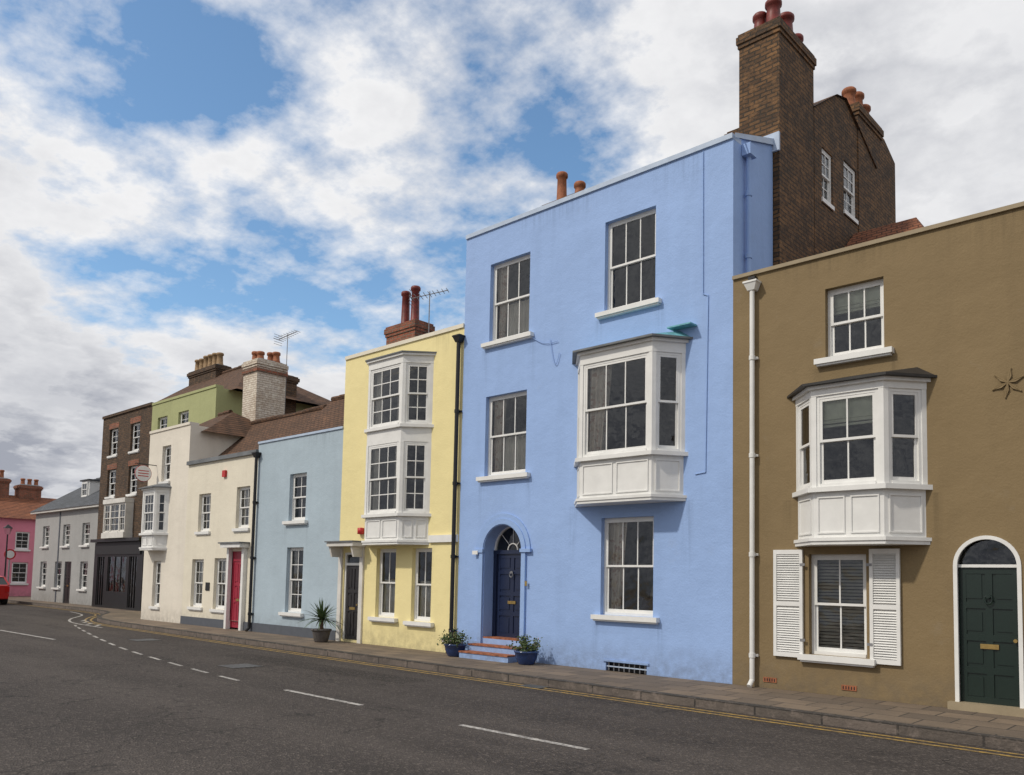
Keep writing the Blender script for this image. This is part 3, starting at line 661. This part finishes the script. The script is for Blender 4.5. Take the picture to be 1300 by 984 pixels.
room(b,frame((-39.0,Y,3.3),(1,0,0),(0,-1,0)),0,2.4,0,1.4,0,-1.5)
b.done()

# ================================================================== GREEN HOUSE
b=Obj('green_townhouse',(-32.3,6,0)); X0,X1=-35.2,-29.6; ZT=8.85
gh=[(-34.6,-33.7,7.0,8.15),(-32.7,-31.8,7.0,8.15),(-34.3,-33.5,4.4,5.7),(-32.2,-31.4,4.4,5.7),(-33.3,-32.4,.1,2.3)]
wall(b,'green',X0,X1,-.1,ZT-.1,gh,y=Y,reveal=.1)
shell(b,'green',X0,X1,Y,7,ZT,'green',cop_h=.1)
for h in gh[:4]: fwin(b,*h,y=Y,cols=2,rows=2,curt='none',over=.06,bar=.02)
door(b,-33.3,-32.4,.1,2.3,Y+.06,'navy',2)
roofx(b,-40.4,-29.0,Y+.5,5.6,8.8,8.7,10.7,'tile',hipl=3.0,hipr=3.6)
b.done()
b=Obj('clustered_chimney',(-36.3,5.6,9))
stack(b,'brickd',-37.6,-35.0,5.3,6.0,9.5,11.10,pots=[(-37.35+.42*k,5.6,.62,.15) for k in range(6)],potmat='potbuff'); b.done()
b=Obj('rear_chimney',(-29.8,5.6,8)); stack(b,'brickd',-30.3,-29.4,5.3,6.0,8.0,9.75,pots=[(-30.1,5.6,.4),(-29.7,5.6,.4)]); b.done()
b=Obj('rear_tiled_house',(-26,8,0)); b.box('walls','brickr',-30,-22,5.4,9.6,0,6.8); roofx(b,-30.2,-21.8,5.2,7.4,9.8,6.8,9.0,'tile',hipl=1.5,hipr=2.0); b.done()

# ================================================================== FAR GREY HOUSE
b=Obj('grey_slate_house',(-45.8,6,0)); Y=3.0; X0,X1=-50.3,-40.6
gh=[]
for x in (-49.0,-46.0,-43.4): gh.append((x,x+.95,2.9,4.0))
for x in (-49.1,-46.9,-43.4): gh.append((x,x+.95,.75,2.1))
gh.append((-45.5,-44.6,.0,2.1))
wall(b,'greyfar',X0,X1,-.1,4.75,gh,y=Y,reveal=.1)
for h in gh[:6]: fwin(b,*h,y=Y,cols=2,rows=2,curt='sides' if h[2]>2 else 'none',over=.06,bar=.016)
door(b,-45.5,-44.6,0,2.1,Y+.06,'blackdoor',2)
b.box('eaves','paintold',X0-.1,X1,Y-.25,Y-.001,4.7,4.82)
b.box('walls','greyfar',X0,X0+.02,Y+.01,9,-.1,4.7);b.box('walls','greyfar',X1-.02,X1,Y+.01,9,-.1,4.7)
b.box('party_wall_band','plinth',-46.6,-46.45,Y-.02,Y-.001,0,4.7)
roofx(b,X0-.1,X1,Y-.3,6,9.2,4.8,6.9,'slate')
for x in (-46.3,-43.6):
    b.box('dormer','paint',x,x+1.0,Y+.9,Y+2.4,5.4,6.35); b.box('dormer','slate',x-.1,x+1.1,Y+.8,Y+2.5,6.35,6.42)
    sash(b,frame((x+.12,Y+.9,5.5),(1,0,0),(0,-1,0)),.76,.78,cols=2,rows=1,rec=-.07,curt='none',sill=False,rm=False)
    b.poly('room_interior','room',[(x+.14,Y+.89,5.52),(x+.86,Y+.89,5.52),(x+.86,Y+.89,6.26),(x+.14,Y+.89,6.26)])
b.done()

# ================================================================== PINK HOUSE (faces down the street)
b=Obj('pink_house',(-61,1,0)); XP=-57.4
fr=lambda u,n,v:(XP+n,u,v)
ph=[(-.6,.2,2.9,4.0),(2.0,2.8,2.9,4.0),(4.1,4.9,2.9,4.0),(2.0,2.9,.8,2.1),(4.0,4.9,.8,2.1),(-.5,.3,0,2.1)]
wall(b,'pink',-4,9,-.1,4.85,ph,part='front_wall',reveal=.1,fr=fr)
for h in ph[:5]: sash(b,frame((XP,h[0],h[2]),(0,1,0),(1,0,0)),h[1]-h[0],h[3]-h[2],cols=2,rows=2,rec=.06,curt='none',over=.06,bar=.016)
b.box('door','black',XP-.1,XP-.06,-.5,.3,0,2.1)
b.box('walls','pink',XP-7,XP-.01,-4,-3.98,-.1,4.85); b.box('walls','pink',XP-7,XP-.01,8.98,9,-.1,4.85)
b.poly('tiled_roof','tiler',[(XP+.3,-4.2,4.8),(XP+.3,9.2,4.8),(XP-3.4,9.2,6.5),(XP-3.4,-4.2,6.5)]); b.poly('tiled_roof','tiler',[(XP-7.3,-4.2,4.8),(XP-7.3,9.2,4.8),(XP-3.4,9.2,6.5),(XP-3.4,-4.2,6.5)])
for yy in (-4,9): b.poly('gable','pink',[(XP,yy,4.85),(XP-7,yy,4.85),(XP-3.4,yy,6.4)])
stack(b,'brickr',XP-3.9,XP-2.9,2.4,4.4,5.0,7.5,pots=[(XP-3.4,2.7+.45*k,.55) for k in range(4)],potmat='terra')
stack(b,'brickr',XP-3.9,XP-2.9,5.0,6.3,5.0,7.2,pots=[(XP-3.4,5.3+.4*k,.45) for k in range(3)],potmat='terra')
b.done()

# ================================================================== GROUND
def asphalt(name,k=1.0):
    m,nt,b=newmat(name); tc=N(nt,'ShaderNodeTexCoord'); v=tc.outputs['Object']
    c=mixc(nt,ramp(nt,noise(nt,v,.35,7,.65),.35,.65),sc3((.044,.037,.034),k),sc3((.070,.059,.053),k))
    c=mixc(nt,ramp(nt,noise(nt,v,.9,4,.55,(.10,1.3,1)),.46,.68,0,.6),c,sc3((.100,.085,.076),k))
    c=mixc(nt,ramp(nt,noise(nt,v,3.5,8,.75),.58,.66,0,.4),c,(.022,.02,.02))
    vo=N(nt,'ShaderNodeTexVoronoi'); vo.inputs['Scale'].default_value=45; L(nt,v,vo.inputs['Vector'])
    sp=N(nt,'ShaderNodeSeparateColor'); L(nt,vo.outputs['Color'],sp.inputs[0])
    c=mixc(nt,ramp(nt,sp.outputs[0],.72,1.0,0,.65),c,(.20,.17,.15))
    c=mixc(nt,ramp(nt,noise(nt,v,70,3,.6),.45,.7,0,.6),c,(.02,.018,.018))
    v3=N(nt,'ShaderNodeTexVoronoi'); v3.feature='DISTANCE_TO_EDGE'; v3.inputs['Scale'].default_value=.55; L(nt,wobble(nt,v,.9),v3.inputs['Vector'])
    cr=mathn(nt,'MULTIPLY',ramp(nt,v3.outputs['Distance'],.0,.014,1,0),ramp(nt,noise(nt,v,.3,2,.5),.47,.54))
    c=mixc(nt,mathn(nt,'MULTIPLY',cr,.75),c,(.012,.011,.011))
    L(nt,c,b.inputs['Base Color']); b.inputs['Roughness'].default_value=.85; b.inputs['Specular IOR Level'].default_value=.3
    bump(nt,b,mathn(nt,'ADD',vo.outputs['Distance'],noise(nt,v,60,3,.6)),1.0,.015)
    return m
M_['asphalt']=asphalt('asphalt'); M_['asphalt2']=asphalt('newer_asphalt',.6)
def paving():
    m,nt,b=newmat('paving'); tc=N(nt,'ShaderNodeTexCoord'); v=tc.outputs['Object']
    t=N(nt,'ShaderNodeTexBrick'); L(nt,v,t.inputs['Vector']); t.inputs['Scale'].default_value=1; t.inputs['Brick Width'].default_value=.6; t.inputs['Row Height'].default_value=.45; t.inputs['Mortar Size'].default_value=.012
    t.inputs['Color1'].default_value=(.22,.165,.115,1); t.inputs['Color2'].default_value=(.13,.10,.074,1); t.inputs['Mortar'].default_value=(.035,.03,.026,1)
    c=mixc(nt,ramp(nt,noise(nt,v,1.2,7,.65),.4,.68,0,.55),t.outputs['Color'],(.085,.067,.052))
    c=mixc(nt,ramp(nt,noise(nt,v,25,3,.6),.5,.75,0,.3),c,(.22,.18,.14))
    c=mixc(nt,ramp(nt,noise(nt,v,9,2,.5),.70,.72,0,.5),c,(.03,.028,.026))
    L(nt,c,b.inputs['Base Color']); b.inputs['Roughness'].default_value=.85
    bump(nt,b,mathn(nt,'SUBTRACT',noise(nt,v,20,3,.6),t.outputs['Fac']),.5,.008)
    return m
M_['paving']=paving()
M_['kerb']=brick('granite_kerb',(.16,.13,.11),(.115,.097,.083),(.04,.036,.032),bw=.9,bh=9,ms=.014,patch=.5,dark=(.055,.046,.04),wob=.0)
def roadpaint(name,col):
    m,nt,b=newmat(name); tc=N(nt,'ShaderNodeTexCoord'); v=tc.outputs['Object']
    n=noise(nt,v,14,6,.75); c=mixc(nt,ramp(nt,n,.40,.60,0,.8),col,(.07,.06,.055))
    L(nt,c,b.inputs['Base Color']); b.inputs['Roughness'].default_value=.7; return m
M_['lw']=roadpaint('white_road_paint',(.50,.48,.45)); M_['ly']=roadpaint('yellow_road_paint',(.42,.27,.06))
M_['shingle']=plain('beach_shingle',(.30,.25,.19),.9,.2,4)
def water():
    m,nt,b=newmat('sea_water'); tc=N(nt,'ShaderNodeTexCoord'); b.inputs['Base Color'].default_value=(.05,.09,.10,1); b.inputs['Roughness'].default_value=.15
    bump(nt,b,noise(nt,tc.outputs['Object'],.6,5,.6),.6,.3); return m
M_['water']=water()
def single(name,mat,faces):
    V=[];F=[]
    for f in faces:
        i=len(V); V.extend(f); F.append(tuple(range(i,i+len(f))))
    me=bpy.data.meshes.new(name); me.from_pydata(V,[],F); me.update(); o=bpy.data.objects.new(name,me); me.materials.append(M_[mat]); COL.objects.link(o); return o
def rect(x0,x1,y0,y1,z): return [(x0,y0,z),(x1,y0,z),(x1,y1,z),(x0,y1,z)]
single('ground','shingle',[rect(-1500,1500,-1500,1500,-.14)])
single('road','asphalt',[rect(-300,200,-11.3,60,-.12)])
single('road_repair_patch','asphalt2',[rect(-16.8,-10.6,-3.6,-2.9,-.1185)])
single('sea','water',[rect(-1500,1500,-1500,-45,-.12)])
K=[(14,-2.2),(4,-2.1),(-4,-2.0),(-12,-1.87),(-20,-1.62),(-26,-1.38),(-28.5,-1.25),(-30.5,-.9),(-32.5,-.1),(-34.2,.8),(-36,1.35),(-39,1.6),(-46,1.75),(-52,1.8),(-53.8,1.3),(-54.6,0.2),(-54.8,-2)]
def smooth(P,n=4):
    out=[]
    for i in range(len(P)-1):
        p0=Vector(P[max(i-1,0)]);p1=Vector(P[i]);p2=Vector(P[i+1]);p3=Vector(P[min(i+2,len(P)-1)])
        for k in range(n):
            t=k/n; out.append(.5*((2*p1)+(-p0+p2)*t+(2*p0-5*p1+4*p2-p3)*t*t+(-p0+3*p1-3*p2+p3)*t**3))
    out.append(Vector(P[-1])); return out
KS=smooth(K)
def offs(P,d):
    out=[]
    for i,p in enumerate(P):
        a=P[max(i-1,0)];c=P[min(i+1,len(P)-1)]; t=(c-a).normalized(); n=Vector((-t.y,t.x)); out.append(p+n*d)
    return out
def strip(P,d0,d1,z):
    A=offs(P,d0);B=offs(P,d1); return [[(A[i].x,A[i].y,z),(A[i+1].x,A[i+1].y,z),(B[i+1].x,B[i+1].y,z),(B[i].x,B[i].y,z)] for i in range(len(P)-1)]
inner=offs(KS,-.14)
f=[]
for i in range(len(inner)-1):
    a,c=inner[i],inner[i+1]
    if c.x>-54.4: f.append([(a.x,a.y,0),(c.x,c.y,0),(c.x,13,0),(a.x,13,0)])
f.append(rect(-75,-54.3,1.2,13,0)); f.append(rect(-75,-54.95,-40,1.2,0))
f.append(rect(-75,60,-15.5,-11.3,0)); f.append([(-75,-11.3,0),(60,-11.3,0),(60,-11.3,-.12),(-75,-11.3,-.12)])
single('pavement','paving',f)
kf=strip(KS,0,-.14,.004)
for i in range(len(KS)-1):
    a,c=KS[i],KS[i+1]; kf.append([(a.x,a.y,.004),(c.x,c.y,.004),(c.x,c.y,-.12),(a.x,a.y,-.12)])
    a,c=inner[i],inner[i+1]; kf.append([(a.x,a.y,.004),(c.x,c.y,.004),(c.x,c.y,-.02),(a.x,a.y,-.02)])
single('kerb','kerb',kf)
single('double_yellow_line','ly',strip(KS,.16,.23,-.116)+strip(KS,.34,.41,-.116))
C=smooth([(-30,-1.9),(-27.2,-2.7),(-22.5,-3.85),(-18.3,-4.7),(-12.8,-5.4),(-9.2,-5.5),(-3,-5.5),(6,-5.55)],12)
def along(P,s0,s1):
    out=[];s=0
    for i in range(len(P)-1):
        d=(P[i+1]-P[i]).length
        if d<1e-6: continue
        for t in (max(s0-s,0),min(s1-s,d)):
            if s<=s1 and s+d>=s0: out.append(P[i]+(P[i+1]-P[i])*(t/d))
        s+=d
    o2=[out[0]]
    for p in out[1:]:
        if (p-o2[-1]).length>1e-4: o2.append(p)
    return o2
fw=[];s=1.5
while s<18.2: fw+=strip(along(C,s,s+.75),-.035,.035,-.116); s+=1.3
fw+=strip([Vector((-11.1,-5.44)),Vector((-9.15,-5.48))],-.045,.045,-.116); fw+=strip([Vector((-7.2,-5.5)),Vector((-5.3,-5.5))],-.045,.045,-.116)
for P in ([(-27,-4.9),(-22.7,-4.85)],[(-36,-4.2),(-31,-4.75)],[(-45,-2.6),(-40,-3.5)]):
    fw+=strip([Vector(p) for p in P],-.05,.05,-.116)
G1=smooth([(-26.8,-2.15),(-29.8,-1.95),(-32.2,-1.2),(-35,.2),(-38,.8)],5); fw+=strip(G1,-.04,.04,-.115)
for (x,y) in ((-27.6,-1.95),(-28.6,-1.85),(-29.6,-1.6),(-30.6,-1.3)): fw+=strip([Vector((x,y-.1)),Vector((x-.8,y+.35))],-.05,.05,-.1145)
single('road_markings','lw',fw)
for (x,y,nm) in ((-14.5,-4.3,'manhole_cover'),(-21.5,-3.1,'manhole_cover')):
    o=Obj(nm,(x,y,-.12)); o.box('frame','leaddark',x-.32,x+.32,y-.32,y+.32,-.13,-.114)
    for k in range(6): o.box('tread','lead',x-.28,x+.28,y-.27+k*.095,y-.245+k*.095,-.114,-.111)
    o.done()
o=Obj('drain_grating',(-9,-2.2,-.12)); o.box('frame','leaddark',-9.25,-8.8,-2.26,-1.96,-.13,-.1135)
for k in range(7): o.box('bars','lead',-9.22+k*.062,-9.19+k*.062,-2.24,-1.98,-.1135,-.110)
o.done()

# ================================================================== PLANTS
def leafmat(name,c1,c2):
    m,nt,b=newmat(name); tc=N(nt,'ShaderNodeTexCoord'); c=mixc(nt,ramp(nt,noise(nt,tc.outputs['Object'],14,3,.6),.35,.65),c1,c2)
    L(nt,c,b.inputs['Base Color']); b.inputs['Roughness'].default_value=.55; return m
M_['leaf']=leafmat('leaf_green',(.03,.06,.015),(.09,.13,.035)); M_['palm']=leafmat('palm_green',(.035,.075,.03),(.10,.15,.06))
M_['bark']=plain('fibrous_bark',(.12,.08,.05),.9,.25,20,bmp=.6); M_['soil']=plain('soil',(.03,.022,.016),.95,.2,20)
M_['blueglaze']=plain('blue_glazed_pot',(.02,.05,.16),.2,.15,5,spec=.7); M_['greypot']=plain('grey_stone_pot',(.11,.10,.095),.7,.15,8)
M_['flower']=plain('flower_petal',(.55,.45,.5),.6)
p=Obj('potted_palm',(-17.4,-.55,0)); cx,cy=-17.35,-.58
p.lathe('pot','greypot',(cx,cy,0),[(.001,0),(.15,0),(.17,.03),(.22,.25),(.23,.28),(.25,.28),(.25,.32),(.21,.32),(.20,.27),(.001,.27)])
p.lathe('trunk','bark',(cx,cy,.26),[(.05,0),(.06,.05),(.045,.12),(.055,.17),(.04,.24),(.05,.28),(.02,.33)],10)
for k in range(70):
    az=random.uniform(0,2*math.pi); el=R(random.uniform(5,85)); ln=random.uniform(.45,.72); w=random.uniform(.014,.024)
    base=Vector((cx,cy,.26+.28)); d=Vector((math.cos(az)*math.cos(el),math.sin(az)*math.cos(el),math.sin(el))); sd=Vector((-math.sin(az),math.cos(az),0))
    pts=[base+d*(ln*t)+Vector((0,0,-.42*t*t*ln*(1.2-el/1.6))) for t in (0,.25,.5,.75,1)]
    V,F=p.g('fronds','palm'); i=len(V)
    for j,q in enumerate(pts):
        ww=w*(.7,1.2,1.1,.7,.05)[j]; V.append(tuple(q+sd*ww)); V.append(tuple(q+Vector((0,0,-ww*.5)))); V.append(tuple(q-sd*ww))
    for j in range(4):
        F.append((i+3*j,i+3*j+3,i+3*j+4,i+3*j+1)); F.append((i+3*j+1,i+3*j+4,i+3*j+5,i+3*j+2))
p.done()
def shrub(cx,cy,h=.26,n=420,spread=.27):
    p=Obj('potted_shrub',(cx,cy,0))
    p.lathe('pot','blueglaze',(cx,cy,0),[(.001,0),(.14,0),(.16,.02),(.21,.13),(.225,.22),(.245,.23),(.245,.26),(.21,.26),(.20,.22),(.001,.21)])
    p.cyl('soil','soil',(cx,cy,.2),(cx,cy,.225),.19)
    for k in range(18):
        a=random.uniform(0,6.28); e=random.uniform(.15,1.4); tip=Vector((cx+spread*math.cos(a)*math.cos(e),cy+spread*math.sin(a)*math.cos(e),.26+h*math.sin(e)))
        p.cyl('stems','bark',(cx,cy,.22),tip,.006,.003,seg=5)
        for j in range(n//18):
            t=random.uniform(.3,1.12); q=Vector((cx,cy,.24)).lerp(tip,t)+Vector([random.gauss(0,.04) for _ in range(3)])
            l=random.uniform(.025,.05); d=Vector([random.gauss(0,1) for _ in range(3)]).normalized(); s=d.orthogonal().normalized()*l*.4
            mt='flower' if random.random()<.03 else 'leaf'
            p.poly('foliage' if mt=='leaf' else 'flowers',mt,[q,q+d*l*.5+s,q+d*l,q+d*l*.5-s])
    p.done()
shrub(-12.72,-.42,.24,700,.34); shrub(-10.72,-.42,.26,800,.30)

# ================================================================== CAR
def carpaint(): 
    m,nt,b=newmat('red_car_paint'); b.inputs['Base Color'].default_value=(.45,.012,.012,1); b.inputs['Roughness'].default_value=.25; b.inputs['Coat Weight'].default_value=.8; return m
M_['car']=carpaint(); M_['rubber']=plain('tyre_rubber',(.02,.02,.02),.8); M_['darkglass']=plain('tinted_glass',(.015,.017,.02),.08,.02,3,bmp=0,spec=.8); M_['tail']=plain('tail_lamp',(.5,.01,.01),.2,bmp=0)
def car(xr,yc,z):
    c=Obj('red_hatchback_car',(xr-2,yc,z)); V,F=c.g('body','car')
    secs=[(0,.35,.95,.70,0),(-.05,.28,1.0,.78,0),(-.5,.24,1.02,.82,0),(-1.3,.22,1.0,.85,0),(-2.6,.22,.98,.85,0),(-3.5,.24,.88,.80,0),(-3.95,.32,.70,.66,0)]
    for (x,zb,zt,hw,_) in secs:
        for (yy,zz) in ((-hw*.9,zb),(-hw,zb+.2),(-hw,zt-.18),(-hw*.93,zt),(hw*.93,zt),(hw,zt-.18),(hw,zb+.2),(hw*.9,zb)): V.append((xr+x,yc+yy,z+zz))
    for i in range(len(secs)-1):
        for k in range(8): F.append((8*i+k,8*i+(k+1)%8,8*i+8+(k+1)%8,8*i+8+k))
    F.append(tuple(range(8))); F.append(tuple(range(48,56)))
    V,F=c.g('cabin_glass','darkglass'); 
    cab=[(-.08,.98,.76,.98),(-.42,1.36,.60,1.36),(-1.9,1.40,.60,1.4),(-2.75,.98,.76,.98)]
    for (x,zz,hw,_) in cab: V.extend([(xr+x,yc-hw,z+zz),(xr+x,yc+hw,z+zz)])
    F.extend([(0,1,3,2),(2,3,5,4),(4,5,7,6),(0,2,4,6),(1,3,5,7)])
    c.prism('roof','car',[(xr-.38,yc-.6),(xr-.38,yc+.6),(xr-1.95,yc+.6),(xr-1.95,yc-.6)],z+1.37,z+1.43,[(xr-.5,yc-.5),(xr-.5,yc+.5),(xr-1.85,yc+.5),(xr-1.85,yc-.5)])
    for s in (-1,1):
        for (a,b_) in (((-.08,.98),(-.42,1.37)),((-1.25,.98),(-1.25,1.39)),((-2.75,.98),(-1.9,1.4))):
            c.cyl('pillars','car',(xr+a[0],yc+s*.765,z+a[1]),(xr+b_[0],yc+s*.605,z+b_[1]),.04,seg=6)
        for x in (-.75,-3.2):
            c.cyl('wheels','rubber',(xr+x,yc+s*.86,z+.3),(xr+x,yc+s*.64,z+.3),.3,seg=24); c.cyl('hubs','steel',(xr+x,yc+s*.872,z+.3),(xr+x,yc+s*.85,z+.3),.18,seg=16)
        c.box('tail_lamps','tail',xr-.03,xr+.015,yc+s*.66-.1,yc+s*.66+.1,z+.65,z+.9)
        c.box('mirrors','car',xr-2.3,xr-2.15,yc+s*.85-.09,yc+s*.85+.09,z+1.0,z+1.12)
    c.box('bumper','car',xr-.1,xr+.05,yc-.72,yc+.72,z+.32,z+.55); c.box('number_plate','ly',xr+.05,xr+.06,yc-.25,yc+.25,z+.4,z+.51)
    c.done()
car(-46.2,.0,-.12)
s=Obj('road_sign',(-53,2.6,0)); s.cyl('post','steel',(-53,2.6,0),(-53,2.6,2.6),.04); s.cyl('disc','red',(-52.96,2.6,2.5),(-52.94,2.6,2.5),.3,seg=24); s.cyl('disc_face','paint',(-52.94,2.6,2.5),(-52.93,2.6,2.5),.22,seg=24); s.done()
s=Obj('street_lamp',(-52.2,2.2,0)); s.cyl('column','black',(-52.2,2.2,0),(-52.2,2.2,1.0),.07,.055); s.cyl('column','black',(-52.2,2.2,1.0),(-52.2,2.2,3.6),.045,.035); s.prism('lantern','glass',[(-52.3,2.1),(-52.1,2.1),(-52.1,2.3),(-52.3,2.3)],3.6,3.95,[(-52.38,2.02),(-52.02,2.02),(-52.02,2.38),(-52.38,2.38)]); s.prism('lantern_cap','black',[(-52.4,2.0),(-52.0,2.0),(-52.0,2.4),(-52.4,2.4)],3.95,4.15,[(-52.22,2.18),(-52.18,2.18),(-52.18,2.22),(-52.22,2.22)]); s.done()

# ================================================================== SKY + SUN
sun_el=R(44); sun_dir=Vector((-.40,-1,0)).normalized()
w=bpy.data.worlds.new('World'); scn.world=w; w.use_nodes=True; nt=w.node_tree; nt.nodes.clear()
out=nt.nodes.new('ShaderNodeOutputWorld')
sky=nt.nodes.new('ShaderNodeTexSky'); sky.sky_type='NISHITA'; sky.sun_disc=False; sky.sun_elevation=sun_el
sky.sun_rotation=math.atan2(sun_dir.x,sun_dir.y); sky.air_density=1.0; sky.dust_density=.8; sky.ozone_density=1.5
skc=mixc(nt,1.0,sky.outputs[0],(1.0,1.22,1.30),'MULTIPLY')
skn=skc.node; skn.inputs[7].default_value=(1.0,1.2,1.25,1); skn.clamp_result=False
bg1=nt.nodes.new('ShaderNodeBackground'); bg1.inputs[1].default_value=.14; L(nt,skc,bg1.inputs[0])
tc=nt.nodes.new('ShaderNodeTexCoord'); sp=nt.nodes.new('ShaderNodeSeparateXYZ'); L(nt,tc.outputs['Generated'],sp.inputs[0])
zc=mathn(nt,'MAXIMUM',sp.outputs[2],0.0); zd=mathn(nt,'ADD',zc,.22)
cb=nt.nodes.new('ShaderNodeCombineXYZ'); L(nt,mathn(nt,'DIVIDE',sp.outputs[0],zd),cb.inputs[0]); L(nt,mathn(nt,'DIVIDE',sp.outputs[1],zd),cb.inputs[1])
P0=cb.outputs[0]
sh=nt.nodes.new('ShaderNodeVectorMath'); sh.operation='ADD'; sh.inputs[1].default_value=(-.05,-.09,.03); L(nt,P0,sh.inputs[0]); P1=sh.outputs[0]
def cloud(P): return mathn(nt,'ADD',mathn(nt,'MULTIPLY',noise(nt,P,2.3,10,.54),.68),mathn(nt,'MULTIPLY',noise(nt,P,7.0,8,.6),.32))
d0=cloud(P0); d1=cloud(P1); n2=noise(nt,P0,.8,4,.5)
vd=nt.nodes.new('ShaderNodeVectorMath'); vd.operation='DOT_PRODUCT'; vd.inputs[1].default_value=(-.738,.521,.429); L(nt,tc.outputs['Generated'],vd.inputs[0])
bias=ramp(nt,vd.outputs['Value'],.90,.99)
dens=mathn(nt,'SUBTRACT',mathn(nt,'ADD',d0,.165),mathn(nt,'MULTIPLY',bias,.175))
dens=mathn(nt,'ADD',dens,ramp(nt,sp.outputs[2],.12,.36,.10,0))
mask=ramp(nt,dens,.47,.585)
relief=ramp(nt,mathn(nt,'SUBTRACT',d1,d0),-.045,.055)
core=ramp(nt,dens,.58,.78)
tone=mathn(nt,'ADD',mathn(nt,'MULTIPLY',relief,mathn(nt,'ADD',mathn(nt,'MULTIPLY',core,.42),.18)),mathn(nt,'MULTIPLY',core,ramp(nt,n2,.35,.62,.08,.55)),clamp=True)
low=ramp(nt,sp.outputs[2],.0,.30,.40,0)
tone=mathn(nt,'ADD',tone,low,clamp=True)
cc=mixc(nt,tone,(.90,.90,.91),(.37,.39,.45))
bg2=nt.nodes.new('ShaderNodeBackground'); L(nt,cc,bg2.inputs[0]); bg2.inputs[1].default_value=1.0
mx=nt.nodes.new('ShaderNodeMixShader'); L(nt,mask,mx.inputs[0]); L(nt,bg1.outputs[0],mx.inputs[1]); L(nt,bg2.outputs[0],mx.inputs[2]); L(nt,mx.outputs[0],out.inputs[0])
sl=bpy.data.lights.new('sun','SUN'); sl.energy=2.3; sl.angle=R(2.5); sl.color=(1,.92,.80)
so=bpy.data.objects.new('sun',sl); COL.objects.link(so); so.location=(-20,-40,40)
d=Vector((sun_dir.x*math.cos(sun_el),sun_dir.y*math.cos(sun_el),math.sin(sun_el))); so.rotation_euler=d.to_track_quat('Z','Y').to_euler()

# ================================================================== CAMERA
cam=bpy.data.cameras.new('camera'); co=bpy.data.objects.new('camera',cam); COL.objects.link(co)
co.matrix_world=Matrix.Translation((0,-12.4,1.6))@Matrix.Rotation(R(43),4,'Z')@Matrix.Rotation(R(94.1),4,'X')@Matrix.Rotation(R(1.2),4,'Z')
cam.sensor_width=36; cam.lens=36*1050/1300; cam.shift_y=170/1300; cam.clip_end=4000; cam.clip_start=.1
scn.camera=co
scn.view_settings.view_transform='Standard'; scn.view_settings.look='None'; scn.view_settings.exposure=0
